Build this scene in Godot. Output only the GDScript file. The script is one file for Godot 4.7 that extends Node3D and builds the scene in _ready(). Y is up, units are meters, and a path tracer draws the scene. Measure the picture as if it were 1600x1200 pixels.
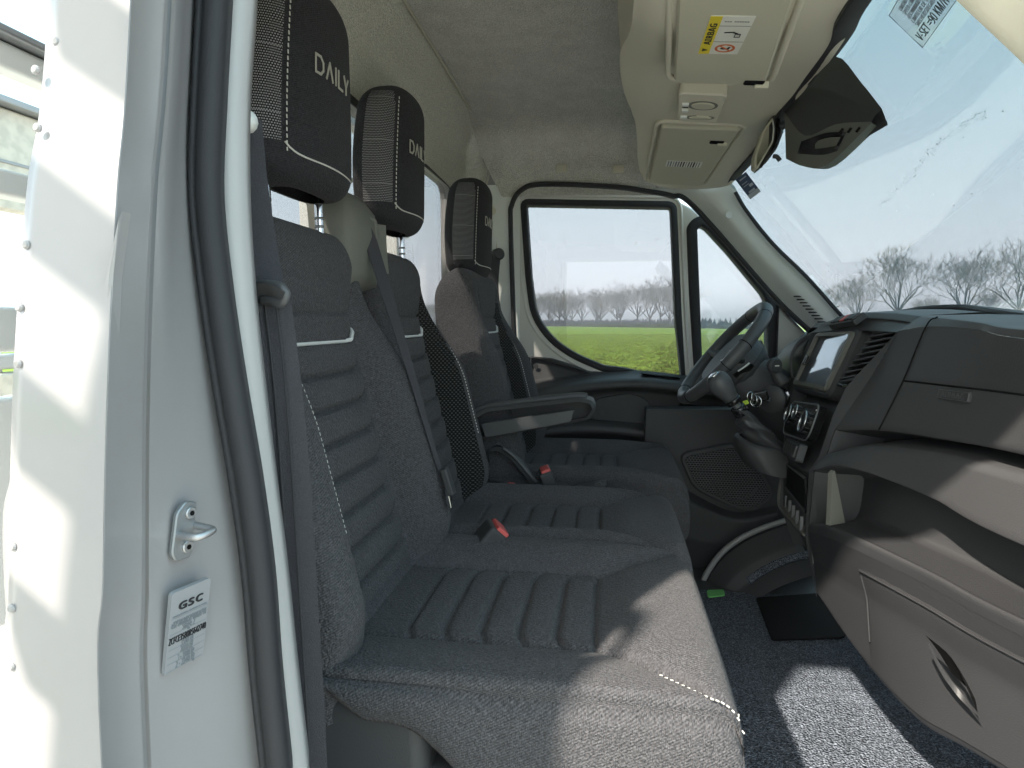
extends Node3D
# A delivery van's cab seen through its open passenger door. x points to the front of the van, z to the passenger side, y up; metres.

const FLOOR := 0.84
var M := {}
var used_names := {}

# ---------------------------------------------------------------- names and metas
func numbered(called: String) -> String:
	if not used_names.has(called):
		used_names[called] = 0
		return called
	used_names[called] += 1
	return "%s_%03d" % [called, used_names[called]]

func tag(o: Node3D, label: String, category: String, group := "", kind := "") -> Node3D:
	if label: o.set_meta("label", label)
	if category: o.set_meta("category", category)
	if group: o.set_meta("group", group)
	if kind: o.set_meta("kind", kind)
	return o

func thing(called: String, label: String, category: String, at := Vector3.ZERO, group := "") -> Node3D:
	var o := Node3D.new()
	o.name = numbered(called)
	add_child(o)
	o.position = at
	tag(o, label, category, group)
	return o

# one named mesh; shapes are given in world places and moved under their thing
func part(called: String, m: Mesh, mt: Material, parent: Node3D, label := "", xf := Transform3D()) -> MeshInstance3D:
	var o := MeshInstance3D.new()
	o.mesh = m
	o.material_override = mt
	var base := Transform3D()
	var p: Node = parent
	while p != self and p is Node3D:
		base = p.transform * base
		p = p.get_parent()
	o.transform = base.affine_inverse() * xf
	if parent == self:
		o.name = numbered(called)
		add_child(o)
	else:
		o.name = called
		var n := 0
		while parent.has_node(NodePath(o.name)):
			n += 1
			o.name = "%s_%03d" % [called, n]
		parent.add_child(o, true)
	if label: o.set_meta("label", label)
	return o

func struct(called: String, m: Mesh, mt: Material) -> MeshInstance3D:
	var o := part(called, m, mt, self)
	o.set_meta("kind", "structure")
	return o

# ---------------------------------------------------------------- materials
func lin(r: float, g: float, b: float) -> Color:
	return Color(r, g, b).linear_to_srgb()

func noise_tex(freq: float, kind: int, normal := false, bump := 4.0, size := 512, ramp: Array = [], seed_ := 1, octaves := 3) -> Texture2D:
	var n := FastNoiseLite.new()
	n.noise_type = kind
	n.frequency = freq
	n.seed = seed_
	n.fractal_octaves = octaves
	var t := NoiseTexture2D.new()
	t.width = size
	t.height = size
	t.seamless = true
	t.noise = n
	t.as_normal_map = normal
	t.bump_strength = bump
	if ramp.size():
		var g := Gradient.new()
		var offs := PackedFloat32Array()
		var cols := PackedColorArray()
		for r in ramp:
			offs.append(r[0])
			cols.append(r[1])
		g.offsets = offs
		g.colors = cols
		t.color_ramp = g
	return t

func grey(v: float) -> Color:
	return Color(v, v, v)

func mat(c: Color, rough := 0.6, metal := 0.0, spec := 0.5) -> StandardMaterial3D:
	var m := StandardMaterial3D.new()
	m.albedo_color = c
	m.roughness = rough
	m.metallic = metal
	m.metallic_specular = spec
	return m

func tri(m: StandardMaterial3D, tiles_per_metre: float, albedo: Texture2D = null, normal: Texture2D = null, ns := 1.0) -> StandardMaterial3D:
	m.uv1_triplanar = true
	m.uv1_scale = Vector3.ONE * tiles_per_metre
	m.uv1_triplanar_sharpness = 4.0
	if albedo: m.albedo_texture = albedo
	if normal:
		m.normal_enabled = true
		m.normal_texture = normal
		m.normal_scale = ns
	return m

# woven cloth: dark ground with light threads in rows (print of the cloth, no light or shade in it)
func weave_tex(n: int, cell_w: int, cell_h: int, dark: float, light: float, seed_: int, share := 0.55) -> ImageTexture:
	var rng := RandomNumberGenerator.new()
	rng.seed = seed_
	var im := Image.create(n, n, false, Image.FORMAT_RGB8)
	for y in n:
		for x in n:
			var row := y / cell_h
			var off := (row % 2) * cell_w / 2
			var u := (x + off) % cell_w
			var v := y % cell_h
			var t := 1.0 if u < cell_w * share and v < cell_h * 0.6 else 0.0
			var c := lerpf(dark, light, t) * (0.85 + 0.3 * rng.randf())
			im.set_pixel(x, y, Color(c, c, c * 1.02))
	return ImageTexture.create_from_image(im)

func speckle_tex(n: int, lo: float, hi: float, seed_: int, power := 1.0, tint := Color(1, 1, 1), twill := 0) -> ImageTexture:
	var rng := RandomNumberGenerator.new()
	rng.seed = seed_
	var im := Image.create(n, n, false, Image.FORMAT_RGB8)
	for y in n:
		for x in n:
			var t := pow(rng.randf(), power)
			if twill: t = clampf(0.65 * t + 0.35 * (1.0 if (x + 2 * y) % twill < twill / 2 else 0.0), 0, 1)
			var c := lerpf(lo, hi, t)
			im.set_pixel(x, y, Color(c * tint.r, c * tint.g, c * tint.b))
	return ImageTexture.create_from_image(im)

func make_materials() -> void:
	var grain_n := noise_tex(0.09, FastNoiseLite.TYPE_CELLULAR, true, 3.0, 512, [], 4)
	var fine_n := noise_tex(0.22, FastNoiseLite.TYPE_SIMPLEX, true, 5.0, 512, [], 5)
	var fab := speckle_tex(512, 0.50, 1.0, 11, 1.2, Color(0.97, 0.98, 1.0), 6)
	M.fabric = tri(mat(lin(0.155, 0.149, 0.153), 0.95, 0, 0.15), 1.9, fab, fine_n, 0.55)
	M.fabric.rim_enabled = true
	M.fabric.rim = 0.35
	M.fabric.rim_tint = 0.6
	M.fabric_flat = tri(mat(lin(0.072, 0.070, 0.074), 0.95, 0, 0.15), 2.3, fab, fine_n, 0.4)
	M.fabric_flat.rim_enabled = true
	M.fabric_flat.rim = 0.3
	M.mesh_cloth = tri(mat(lin(0.55, 0.54, 0.54), 0.9, 0, 0.2), 13.0, weave_tex(256, 8, 10, 0.10, 0.78, 3), fine_n, 0.3)
	M.mesh_cloth_seat = tri(mat(lin(0.50, 0.49, 0.47), 0.9, 0, 0.2), 7.0, weave_tex(256, 14, 8, 0.16, 0.46, 4, 0.4), fine_n, 0.3)
	M.thread = mat(lin(0.62, 0.60, 0.56), 0.8)
	M.white_piping = mat(lin(0.66, 0.68, 0.68), 0.5)
	M.seam = mat(lin(0.012, 0.012, 0.013), 0.9, 0, 0.1)
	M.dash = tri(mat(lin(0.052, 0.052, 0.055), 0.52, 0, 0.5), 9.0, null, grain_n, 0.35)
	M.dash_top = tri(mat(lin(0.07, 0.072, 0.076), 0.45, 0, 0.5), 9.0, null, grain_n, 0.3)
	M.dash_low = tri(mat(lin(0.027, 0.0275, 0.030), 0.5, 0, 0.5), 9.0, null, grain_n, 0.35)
	M.dark = tri(mat(lin(0.045, 0.046, 0.049), 0.5, 0, 0.45), 9.0, null, grain_n, 0.3)
	M.void_black = mat(lin(0.006, 0.006, 0.006), 0.8, 0, 0.2)
	M.gloss_black = mat(lin(0.012, 0.012, 0.013), 0.15)
	M.rubber = tri(mat(lin(0.030, 0.030, 0.034), 0.62, 0, 0.4), 12.0, null, fine_n, 0.3)
	M.webbing = tri(mat(lin(0.125, 0.12, 0.13), 0.8, 0, 0.25), 9.0, fab, fine_n, 0.6)
	M.paint = mat(lin(0.305, 0.295, 0.30), 0.32)  # white body paint, greyed down because the near pillar stands in strong light
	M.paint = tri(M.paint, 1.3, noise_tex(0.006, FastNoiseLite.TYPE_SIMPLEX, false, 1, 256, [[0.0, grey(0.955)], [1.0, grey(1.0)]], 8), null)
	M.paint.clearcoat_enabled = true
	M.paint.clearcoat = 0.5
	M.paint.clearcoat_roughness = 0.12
	M.lightened_frame_paint = M.paint.duplicate()
	M.lightened_frame_paint.albedo_color = lin(0.68, 0.66, 0.62)  # same white as the pillar, lightened to offset the shade on the far door
	M.paint_grey = mat(lin(0.35, 0.345, 0.345), 0.4)
	var felt := speckle_tex(512, 0.74, 1.0, 21, 0.8)
	var felt_blotch := noise_tex(0.012, FastNoiseLite.TYPE_SIMPLEX, false, 1, 512, [[0.0, grey(0.94)], [1.0, grey(1.0)]], 9)
	M.headliner = tri(mat(lin(0.88, 0.85, 0.79), 0.95, 0, 0.1), 1.6, felt, fine_n, 0.8)
	M.headliner.detail_enabled = true
	M.headliner.detail_blend_mode = BaseMaterial3D.BLEND_MODE_MUL
	M.headliner.detail_albedo = felt_blotch
	M.rear_felt = tri(mat(lin(0.86, 0.83, 0.73), 0.95, 0, 0.1), 1.6, felt, fine_n, 0.8)
	M.beige = tri(mat(lin(0.66, 0.62, 0.51), 0.6, 0, 0.35), 7.0, null, grain_n, 0.25)
	M.beige_dark = tri(mat(lin(0.52, 0.49, 0.40), 0.65, 0, 0.3), 7.0, null, grain_n, 0.25)
	M.visor = tri(mat(lin(0.58, 0.55, 0.44), 0.75, 0, 0.3), 7.0, null, fine_n, 0.25)
	M.trim = tri(mat(lin(0.76, 0.77, 0.75), 0.6, 0, 0.35), 8.0, null, grain_n, 0.2)
	M.tower = tri(mat(lin(0.15, 0.15, 0.13), 0.55, 0, 0.4), 8.0, null, grain_n, 0.35)
	M.steel = mat(lin(0.45, 0.45, 0.46), 0.34, 0.85)
	M.steel.normal_enabled = true
	M.steel.uv1_triplanar = true
	M.steel.uv1_scale = Vector3.ONE * 10
	M.steel.normal_texture = fine_n
	M.steel.normal_scale = 0.3
	M.zinc = mat(lin(0.30, 0.31, 0.32), 0.5, 0.7)
	M.chrome = mat(lin(0.75, 0.76, 0.78), 0.15, 1.0)
	M.red = mat(lin(0.62, 0.10, 0.09), 0.45)
	M.leather = tri(mat(lin(0.075, 0.077, 0.082), 0.42, 0, 0.5), 10.0, null, grain_n, 0.5)
	var carp := speckle_tex(512, 0.46, 1.0, 31, 1.5, Color(0.93, 0.97, 1.03))
	M.carpet = tri(mat(lin(0.40, 0.41, 0.43), 1.0, 0, 0.05), 1.1, carp, noise_tex(0.3, FastNoiseLite.TYPE_SIMPLEX, true, 8.0, 512, [], 6), 1.0)
	M.label_white = mat(lin(0.78, 0.77, 0.70), 0.6)
	M.label_silver = mat(lin(0.27, 0.275, 0.29), 0.45)
	M.label_yellow = mat(lin(0.78, 0.62, 0.03), 0.6)
	M.label_red = mat(lin(0.65, 0.16, 0.05), 0.6)
	M.ink = mat(lin(0.015, 0.015, 0.017), 0.8)
	M.ink_grey = mat(lin(0.20, 0.22, 0.24), 0.8)
	M.ink_blue = mat(lin(0.02, 0.035, 0.075), 0.6)
	M.green = mat(lin(0.16, 0.50, 0.14), 0.6)
	M.lime = mat(lin(0.45, 0.62, 0.04), 0.6)
	M.lettering = mat(lin(0.42, 0.40, 0.35), 0.8)
	M.pane = mat(Color(0.16, 0.17, 0.18, 0.44), 0.02)
	M.pane.transparency = BaseMaterial3D.TRANSPARENCY_ALPHA
	M.windscreen = mat(Color(0.0, 0.50, 0.56, 0.44), 0.02)
	M.windscreen.transparency = BaseMaterial3D.TRANSPARENCY_ALPHA
	M.quarter = mat(Color(0.02, 0.50, 0.54, 0.42), 0.02)
	M.quarter.transparency = BaseMaterial3D.TRANSPARENCY_ALPHA
	M.film = mat(Color(0.42, 0.62, 0.72, 0.10), 0.1)
	M.film.transparency = BaseMaterial3D.TRANSPARENCY_ALPHA
	M.screen = mat(lin(0.36, 0.42, 0.48), 0.04, 0.85)
	M.screen.clearcoat_enabled = true
	M.mirror = mat(lin(0.55, 0.6, 0.5), 0.03, 1.0)
	M.speaker = tri(mat(lin(0.16, 0.16, 0.165), 0.6, 0, 0.4), 7.0, weave_tex(128, 8, 6, 0.9, 0.03, 5, 0.7), null)
	M.alu = tri(mat(lin(0.62, 0.58, 0.50), 0.6, 0.1), 2.0, noise_tex(0.03, FastNoiseLite.TYPE_SIMPLEX, false, 1, 256, [[0.2, grey(0.9)], [0.6, grey(0.97)], [1.0, grey(1.0)]], 12), null)
	M.bed_white = mat(lin(0.74, 0.75, 0.74), 0.45)
	M.bark = mat(lin(0.46, 0.40, 0.28), 0.95, 0, 0.1)
	M.twig = mat(lin(0.72, 0.60, 0.36), 0.95, 0, 0.1)
	M.reed = mat(lin(0.40, 0.34, 0.20), 0.95, 0, 0.1)
	M.thicket = mat(lin(0.24, 0.21, 0.17), 0.95, 0, 0.1)
	M.grass = tri(mat(lin(0.80, 0.92, 0.60), 0.95, 0, 0.1), 0.35, noise_tex(0.25, FastNoiseLite.TYPE_SIMPLEX, false, 1, 1024, [[0.15, lin(0.18, 0.235, 0.05)], [0.5, lin(0.30, 0.375, 0.085)], [0.85, lin(0.36, 0.43, 0.12)]], 13), null)
	M.grass.detail_enabled = true
	M.grass.detail_blend_mode = BaseMaterial3D.BLEND_MODE_MUL
	M.grass.uv2_triplanar = true
	M.grass.uv2_scale = Vector3.ONE * 0.031
	M.grass.detail_uv_layer = BaseMaterial3D.DETAIL_UV_2
	M.grass.detail_albedo = noise_tex(0.03, FastNoiseLite.TYPE_SIMPLEX, false, 1, 512, [[0.25, Color(0.72, 0.78, 0.66)], [0.7, Color(1, 1, 0.95)]], 14)
	M.blade = mat(lin(0.40, 0.47, 0.13), 0.9, 0, 0.1)
	M.yard = tri(mat(lin(0.72, 0.69, 0.63), 0.95, 0, 0.1), 0.9, noise_tex(0.15, FastNoiseLite.TYPE_SIMPLEX, false, 1, 512, [[0.2, grey(0.55)], [0.8, grey(1.0)]], 15), null)

# ---------------------------------------------------------------- shapes
# a grid of points as smooth meshes, one for each name that which(i, j) gives
func regions(rows: Array, closed: bool, which: Callable) -> Dictionary:
	var nr := rows.size()
	var nc: int = rows[0].size()
	var pos := PackedVector3Array()
	for r in rows: pos.append_array(r)
	var nor := PackedVector3Array()
	nor.resize(pos.size())
	var last := nc if closed else nc - 1
	var faces := {}
	for i in nr - 1:
		for j in last:
			var k := (j + 1) % nc
			var a := i * nc + j
			var b := i * nc + k
			var c := a + nc
			var d := b + nc
			var fn := (pos[d] - pos[a]).cross(pos[c] - pos[b])
			nor[a] += fn
			nor[b] += fn
			nor[c] += fn
			nor[d] += fn
			var w: String = which.call(i, j)
			if not faces.has(w): faces[w] = PackedInt32Array()
			faces[w].append_array([a, c, b, b, c, d])
	var out := {}
	for w in faces:
		var at := {}
		var vs := PackedVector3Array()
		var ns := PackedVector3Array()
		var ix := PackedInt32Array()
		for f in faces[w]:
			if not at.has(f):
				at[f] = vs.size()
				vs.append(pos[f])
				ns.append(nor[f].normalized() if nor[f].length_squared() > 1e-24 else Vector3.UP)
			ix.append(at[f])
		var arr := []
		arr.resize(Mesh.ARRAY_MAX)
		arr[Mesh.ARRAY_VERTEX] = vs
		arr[Mesh.ARRAY_NORMAL] = ns
		arr[Mesh.ARRAY_INDEX] = ix
		var m := ArrayMesh.new()
		m.add_surface_from_arrays(Mesh.PRIMITIVE_TRIANGLES, arr)
		out[w] = m
	return out

func sm(rows: Array, closed := false) -> Mesh:
	return regions(rows, closed, func(_i, _j): return "x")["x"]

# a path bent smoothly through points
func bend(pts: Array, per := 8, closed := false) -> PackedVector3Array:
	var out := PackedVector3Array()
	var n := pts.size()
	var segs := n if closed else n - 1
	for s in segs:
		var p0: Vector3 = pts[(s - 1 + n) % n] if closed or s > 0 else pts[0] * 2.0 - pts[1]
		var p1: Vector3 = pts[s]
		var p2: Vector3 = pts[(s + 1) % n]
		var p3: Vector3 = pts[(s + 2) % n] if closed or s + 2 < n else pts[n - 1] * 2.0 - pts[n - 2]
		for k in per:
			out.append(p1.cubic_interpolate(p2, p0, p3, float(k) / per))
	if not closed: out.append(pts[n - 1])
	return out

# the smooth sheet through feature lines (each a list of points)
func skin(lines: Array, per_u := 6, per_v := 4) -> Mesh:
	var bent := []
	for l in lines: bent.append(bend(l, per_u))
	return sm(bend_rows(bent, per_v))

func bend_rows(bent: Array, per_v: int) -> Array:
	var nc: int = bent[0].size()
	var cols := []
	for j in nc:
		var col := []
		for l in bent: col.append(l[j])
		cols.append(bend(col, per_v) if per_v > 1 else PackedVector3Array(col))
	var rows := []
	for i in cols[0].size():
		var r := PackedVector3Array()
		for j in nc: r.append(cols[j][i])
		rows.append(r)
	return rows

# feature lines joined by straight facets with small rounded creases
func facets(lines: Array, per_u := 6, crease := 0.16) -> Mesh:
	var bent := []
	for l in lines: bent.append(bend(l, per_u))
	var rows := []
	for i in bent.size():
		if i == 0 or i == bent.size() - 1:
			rows.append(bent[i])
			continue
		for f in [-1.0, -0.45, 0.45, 1.0]:
			var r := PackedVector3Array()
			for j in bent[i].size():
				var p: Vector3 = bent[i][j]
				var a: Vector3 = bent[i - 1][j]
				var b: Vector3 = bent[i + 1][j]
				var ra := minf(crease, 0.012 / maxf(p.distance_to(a), 1e-4))
				var rb := minf(crease, 0.012 / maxf(p.distance_to(b), 1e-4))
				var qa := p.lerp(a, ra)
				var qb := p.lerp(b, rb)
				var t: float = (f + 1.0) / 2.0
				r.append(qa.lerp(p, t).lerp(p.lerp(qb, t), t))
			rows.append(r)
	return sm(rows)

func tube(path: PackedVector3Array, r, sides := 8, closed := false, caps := true) -> Mesh:
	var rows := []
	var n := path.size()
	var up := Vector3.UP
	var first_t := (path[1] - path[0]).normalized()
	if absf(first_t.dot(up)) > 0.9: up = Vector3.RIGHT
	for i in n:
		var t: Vector3
		if closed: t = path[(i + 1) % n] - path[(i - 1 + n) % n]
		else: t = path[mini(i + 1, n - 1)] - path[maxi(i - 1, 0)]
		t = t.normalized()
		up = (up - t * up.dot(t)).normalized()
		var side := t.cross(up)
		var rad: float = r[i] if r is Array or r is PackedFloat32Array else r
		var ring := PackedVector3Array()
		for k in sides:
			var a := TAU * k / sides
			ring.append(path[i] + (side * cos(a) + up * sin(a)) * rad)
		if not closed and caps and i == 0: rows.append(flat_ring(path[0], sides))
		rows.append(ring)
		if not closed and caps and i == n - 1: rows.append(flat_ring(path[n - 1], sides))
	if closed: rows.append(rows[0])
	return sm(rows, true)

func flat_ring(p: Vector3, n: int) -> PackedVector3Array:
	var r := PackedVector3Array()
	for k in n: r.append(p)
	return r

# a bead of any section swept along a path: section points are (across, along normal)
func sweep(path: PackedVector3Array, section: Array, normal: Vector3, closed := false) -> Mesh:
	var rows := []
	var n := path.size()
	for i in n:
		var t: Vector3
		if closed: t = path[(i + 1) % n] - path[(i - 1 + n) % n]
		else: t = path[mini(i + 1, n - 1)] - path[maxi(i - 1, 0)]
		t = t.normalized()
		var side := t.cross(normal).normalized()
		var ring := PackedVector3Array()
		for s in section: ring.append(path[i] + side * s.x + normal * s.y)
		rows.append(ring)
	if closed: rows.append(rows[0])
	return sm(rows, true)

# rounded box
func rbox(size: Vector3, r := 0.004, steps := 3) -> Mesh:
	var h := size / 2.0
	r = minf(r, minf(h.x, minf(h.y, h.z)) * 0.999)
	var st := SurfaceTool.new()
	st.begin(Mesh.PRIMITIVE_TRIANGLES)
	var base := 0
	for ax in 3:
		for sg in [-1.0, 1.0]:
			var u := (ax + 1) % 3
			var v := (ax + 2) % 3
			var us := PackedFloat32Array()
			var vs := PackedFloat32Array()
			for k in steps + 1:
				us.append(-h[u] + r * (1.0 - cos(PI / 2 * k / steps)) if k else -h[u])
				vs.append(-h[v] + r * (1.0 - cos(PI / 2 * k / steps)) if k else -h[v])
			for k in range(steps, -1, -1):
				us.append(-us[k])
				vs.append(-vs[k])
			var n := us.size()
			for i in n:
				for j in n:
					var p := Vector3.ZERO
					p[ax] = h[ax] * sg
					p[u] = us[i]
					p[v] = vs[j]
					var q := p.clamp(-h + Vector3.ONE * r, h - Vector3.ONE * r)
					var d := (p - q).normalized() if p.distance_to(q) > 1e-9 else Vector3.ZERO
					st.set_normal(d)
					st.add_vertex(q + d * r)
			for i in n - 1:
				for j in n - 1:
					var a := base + i * n + j
					if sg > 0:
						for x in [a, a + 1, a + n, a + 1, a + n + 1, a + n]: st.add_index(x)
					else:
						for x in [a, a + n, a + 1, a + 1, a + n, a + n + 1]: st.add_index(x)
			base += n * n
	return st.commit()

func frame_at(o: Vector3, xd: Vector3, yd: Vector3) -> Transform3D:
	var x := xd.normalized()
	var z := x.cross(yd).normalized()
	return Transform3D(Basis(x, z.cross(x), z), o)

# a flat outline (x, y) given thickness from z0 to z1, with holes and a chamfered front edge
func slab(outline: Array, z0: float, z1: float, holes: Array = [], chamfer := 0.0) -> Mesh:
	var st := SurfaceTool.new()
	st.begin(Mesh.PRIMITIVE_TRIANGLES)
	st.set_smooth_group(-1)
	var outer := PackedVector2Array(outline)
	if Geometry2D.is_polygon_clockwise(outer): outer.reverse()
	var cap := outer
	if chamfer > 0.0:
		cap = inset(outer, chamfer)
	var cuts := []
	for h in holes:
		var hp := PackedVector2Array(h)
		if Geometry2D.is_polygon_clockwise(hp): hp.reverse()
		cuts.append(hp)
	for side in 2:
		var z := z0 if side == 0 else z1
		var poly := outer if side == 0 else cap
		var pieces := [poly]
		if cuts.size():
			var xs := [-100.0]
			for c in cuts:
				var lo := INF
				var hi := -INF
				for p in c:
					lo = minf(lo, p.x)
					hi = maxf(hi, p.x)
				xs.append((lo + hi) / 2.0)
			xs.append(100.0)
			xs.sort()
			pieces = []
			for k in xs.size() - 1:
				var strip := PackedVector2Array([Vector2(xs[k], -100), Vector2(xs[k + 1], -100), Vector2(xs[k + 1], 100), Vector2(xs[k], 100)])
				var got := Geometry2D.intersect_polygons(poly, strip)
				for c in cuts:
					var next := []
					for g in got: next.append_array(Geometry2D.clip_polygons(g, c))
					got.assign(next)
				pieces.append_array(got)
		for pc in pieces:
			var ix := Geometry2D.triangulate_polygon(pc)
			for k in range(0, ix.size(), 3):
				var o := [ix[k], ix[k + 1], ix[k + 2]]
				if side == 1: o.reverse()
				for q in o: st.add_vertex(Vector3(pc[q].x, pc[q].y, z))
	var walls := [[outer, cap, 1]]
	for c in cuts: walls.append([c, c, -1])
	for w in walls:
		var n: int = w[0].size()
		for i in n:
			var j := (i + 1) % n
			var a := Vector3(w[0][i].x, w[0][i].y, z0)
			var b := Vector3(w[0][j].x, w[0][j].y, z0)
			if chamfer > 0.0 and w[2] > 0:
				var zc := z1 - chamfer * signf(z1 - z0)
				var a1 := Vector3(a.x, a.y, zc)
				var b1 := Vector3(b.x, b.y, zc)
				for q in [a, b1, b, a, a1, b1]: st.add_vertex(q)
				a = a1
				b = b1
			var c := Vector3(w[1][i].x, w[1][i].y, z1)
			var d := Vector3(w[1][j].x, w[1][j].y, z1)
			for q in [a, d, b, a, c, d]: st.add_vertex(q)
	st.generate_normals()
	return st.commit()

func inset(poly: PackedVector2Array, by: float) -> PackedVector2Array:
	var out := PackedVector2Array()
	var n := poly.size()
	for i in n:
		var a := (poly[i] - poly[(i - 1 + n) % n]).normalized()
		var b := (poly[(i + 1) % n] - poly[i]).normalized()
		var na := Vector2(-a.y, a.x)
		var nb := Vector2(-b.y, b.x)
		var m := (na + nb).normalized()
		out.append(poly[i] + m * by / maxf(m.dot(na), 0.35))
	return out

# corners rounded by a radius
func rounded(poly: Array, r, steps := 5) -> Array:
	var out := []
	var n := poly.size()
	for i in n:
		var p: Vector2 = poly[i]
		var a: Vector2 = poly[(i - 1 + n) % n]
		var b: Vector2 = poly[(i + 1) % n]
		var rad: float = r[i] if r is Array else r
		var d := minf(rad, minf(p.distance_to(a), p.distance_to(b)) * 0.48)
		if d < 1e-5:
			out.append(p)
			continue
		var s := p + (a - p).normalized() * d
		var e := p + (b - p).normalized() * d
		for k in steps + 1:
			var t := float(k) / steps
			out.append(s.lerp(p, t).lerp(p.lerp(e, t), t))
	return out

func rect(w: float, h: float) -> Array:
	return [Vector2(-w / 2, -h / 2), Vector2(w / 2, -h / 2), Vector2(w / 2, h / 2), Vector2(-w / 2, h / 2)]

func lift(poly: Array, z: float) -> PackedVector3Array:
	var out := PackedVector3Array()
	for p in poly: out.append(Vector3(p.x, p.y, z))
	return out

func disc(r: float, depth: float, chamfer := 0.0, n := 20) -> Mesh:
	var o := []
	for k in n: o.append(Vector2(cos(TAU * k / n), sin(TAU * k / n)) * r)
	return slab(o, 0, depth, [], chamfer)

func join(meshes: Array, xfs: Array) -> Mesh:
	var st := SurfaceTool.new()
	st.begin(Mesh.PRIMITIVE_TRIANGLES)
	for i in meshes.size(): st.append_from(meshes[i], 0, xfs[i])
	return st.commit()

func words(s: String, height: float, mt: Material, parent: Node3D, xf: Transform3D, width := 0.0, called := "lettering", bold := false) -> MeshInstance3D:
	var t := TextMesh.new()
	var f := SystemFont.new()
	f.font_names = PackedStringArray(["Droid Sans"])
	if bold: f.font_weight = 700
	t.font = f
	t.text = s
	t.font_size = 64
	t.pixel_size = height / 48.0
	t.depth = 0.0006
	t.curve_step = 4.0
	var sx := 1.0
	if width > 0.0:
		var w := t.get_aabb().size.x
		if w > 1e-6: sx = width / w
	return part(called, t, mt, parent, "", xf * Transform3D(Basis.from_scale(Vector3(sx, 1, 1)), Vector3.ZERO))

func bar(a: Vector3, b: Vector3, w: float, h: float, r := 0.004) -> Array:
	var xd := b - a
	var up := Vector3.UP if absf(xd.normalized().y) < 0.9 else Vector3.RIGHT
	return [rbox(Vector3(xd.length(), h, w), r), frame_at((a + b) / 2.0, xd, up)]

func put_bar(called: String, a: Vector3, b: Vector3, w: float, h: float, mt: Material, parent: Node3D, r := 0.004) -> MeshInstance3D:
	var k := bar(a, b, w, h, r)
	return part(called, k[0], mt, parent, "", k[1])

# ---------------------------------------------------------------- seats
const LEAN := 0.2443      # 14 degrees
var BACK0 := Vector2(-0.301, 1.215)

func on_back(s: float, n: float, z: float) -> Vector3:
	var u := Vector2(-sin(LEAN), cos(LEAN))
	var f := Vector2(cos(LEAN), sin(LEAN))
	var up := maxf(s - 0.34, 0.0)
	var p := BACK0 + u * s + f * (n + 0.83 * up * up)
	return Vector3(p.x, p.y, z)

func groove(d: float, width: float) -> float:
	var q := d / width
	return exp(-q * q)

func seam_curve(t: float) -> float:    # how far the rib seams climb at their ends
	return pow(clampf((absf(t) - 0.72) / 0.28, 0, 1), 1.3)

func back_front(w: float, s: float, hw: float, ins: float) -> float:
	var aw := absf(w)
	var wi := ins + 0.035 * smoothstep(0.40, 0.52, s)
	var f := 0.0
	if aw > wi:
		var t := (aw - wi) / maxf(hw - wi, 0.01)
		var high := (0.036 if w > 0 else 0.056) * (1.0 - smoothstep(0.25, 0.47, s)) * smoothstep(-0.06, 0.06, s) + 0.006
		f += high * sin(minf(t * 1.75, 1.0) * PI / 2)
	elif s > 0.02 and s < 0.368:
		var k := (s + 0.018 * seam_curve(aw / wi) * -1.0 - 0.002) / 0.0457
		var ph := k - floorf(k)
		f += 0.0055 * (1.0 - pow(absf(2.0 * ph - 1.0), 2.5)) * (1.0 - pow(aw / wi, 6.0))
		f -= 0.0085 * groove((minf(ph, 1.0 - ph)) * 0.0457, 0.0036)
	elif s >= 0.41:
		f += 0.006 * smoothstep(0.41, 0.445, s) * (1.0 - pow(aw / wi, 4.0) * 0.5)
	f -= 0.006 * groove(aw - wi, 0.0035)
	if aw < wi: f -= 0.006 * groove(s - 0.41, 0.0035)
	return f

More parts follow.
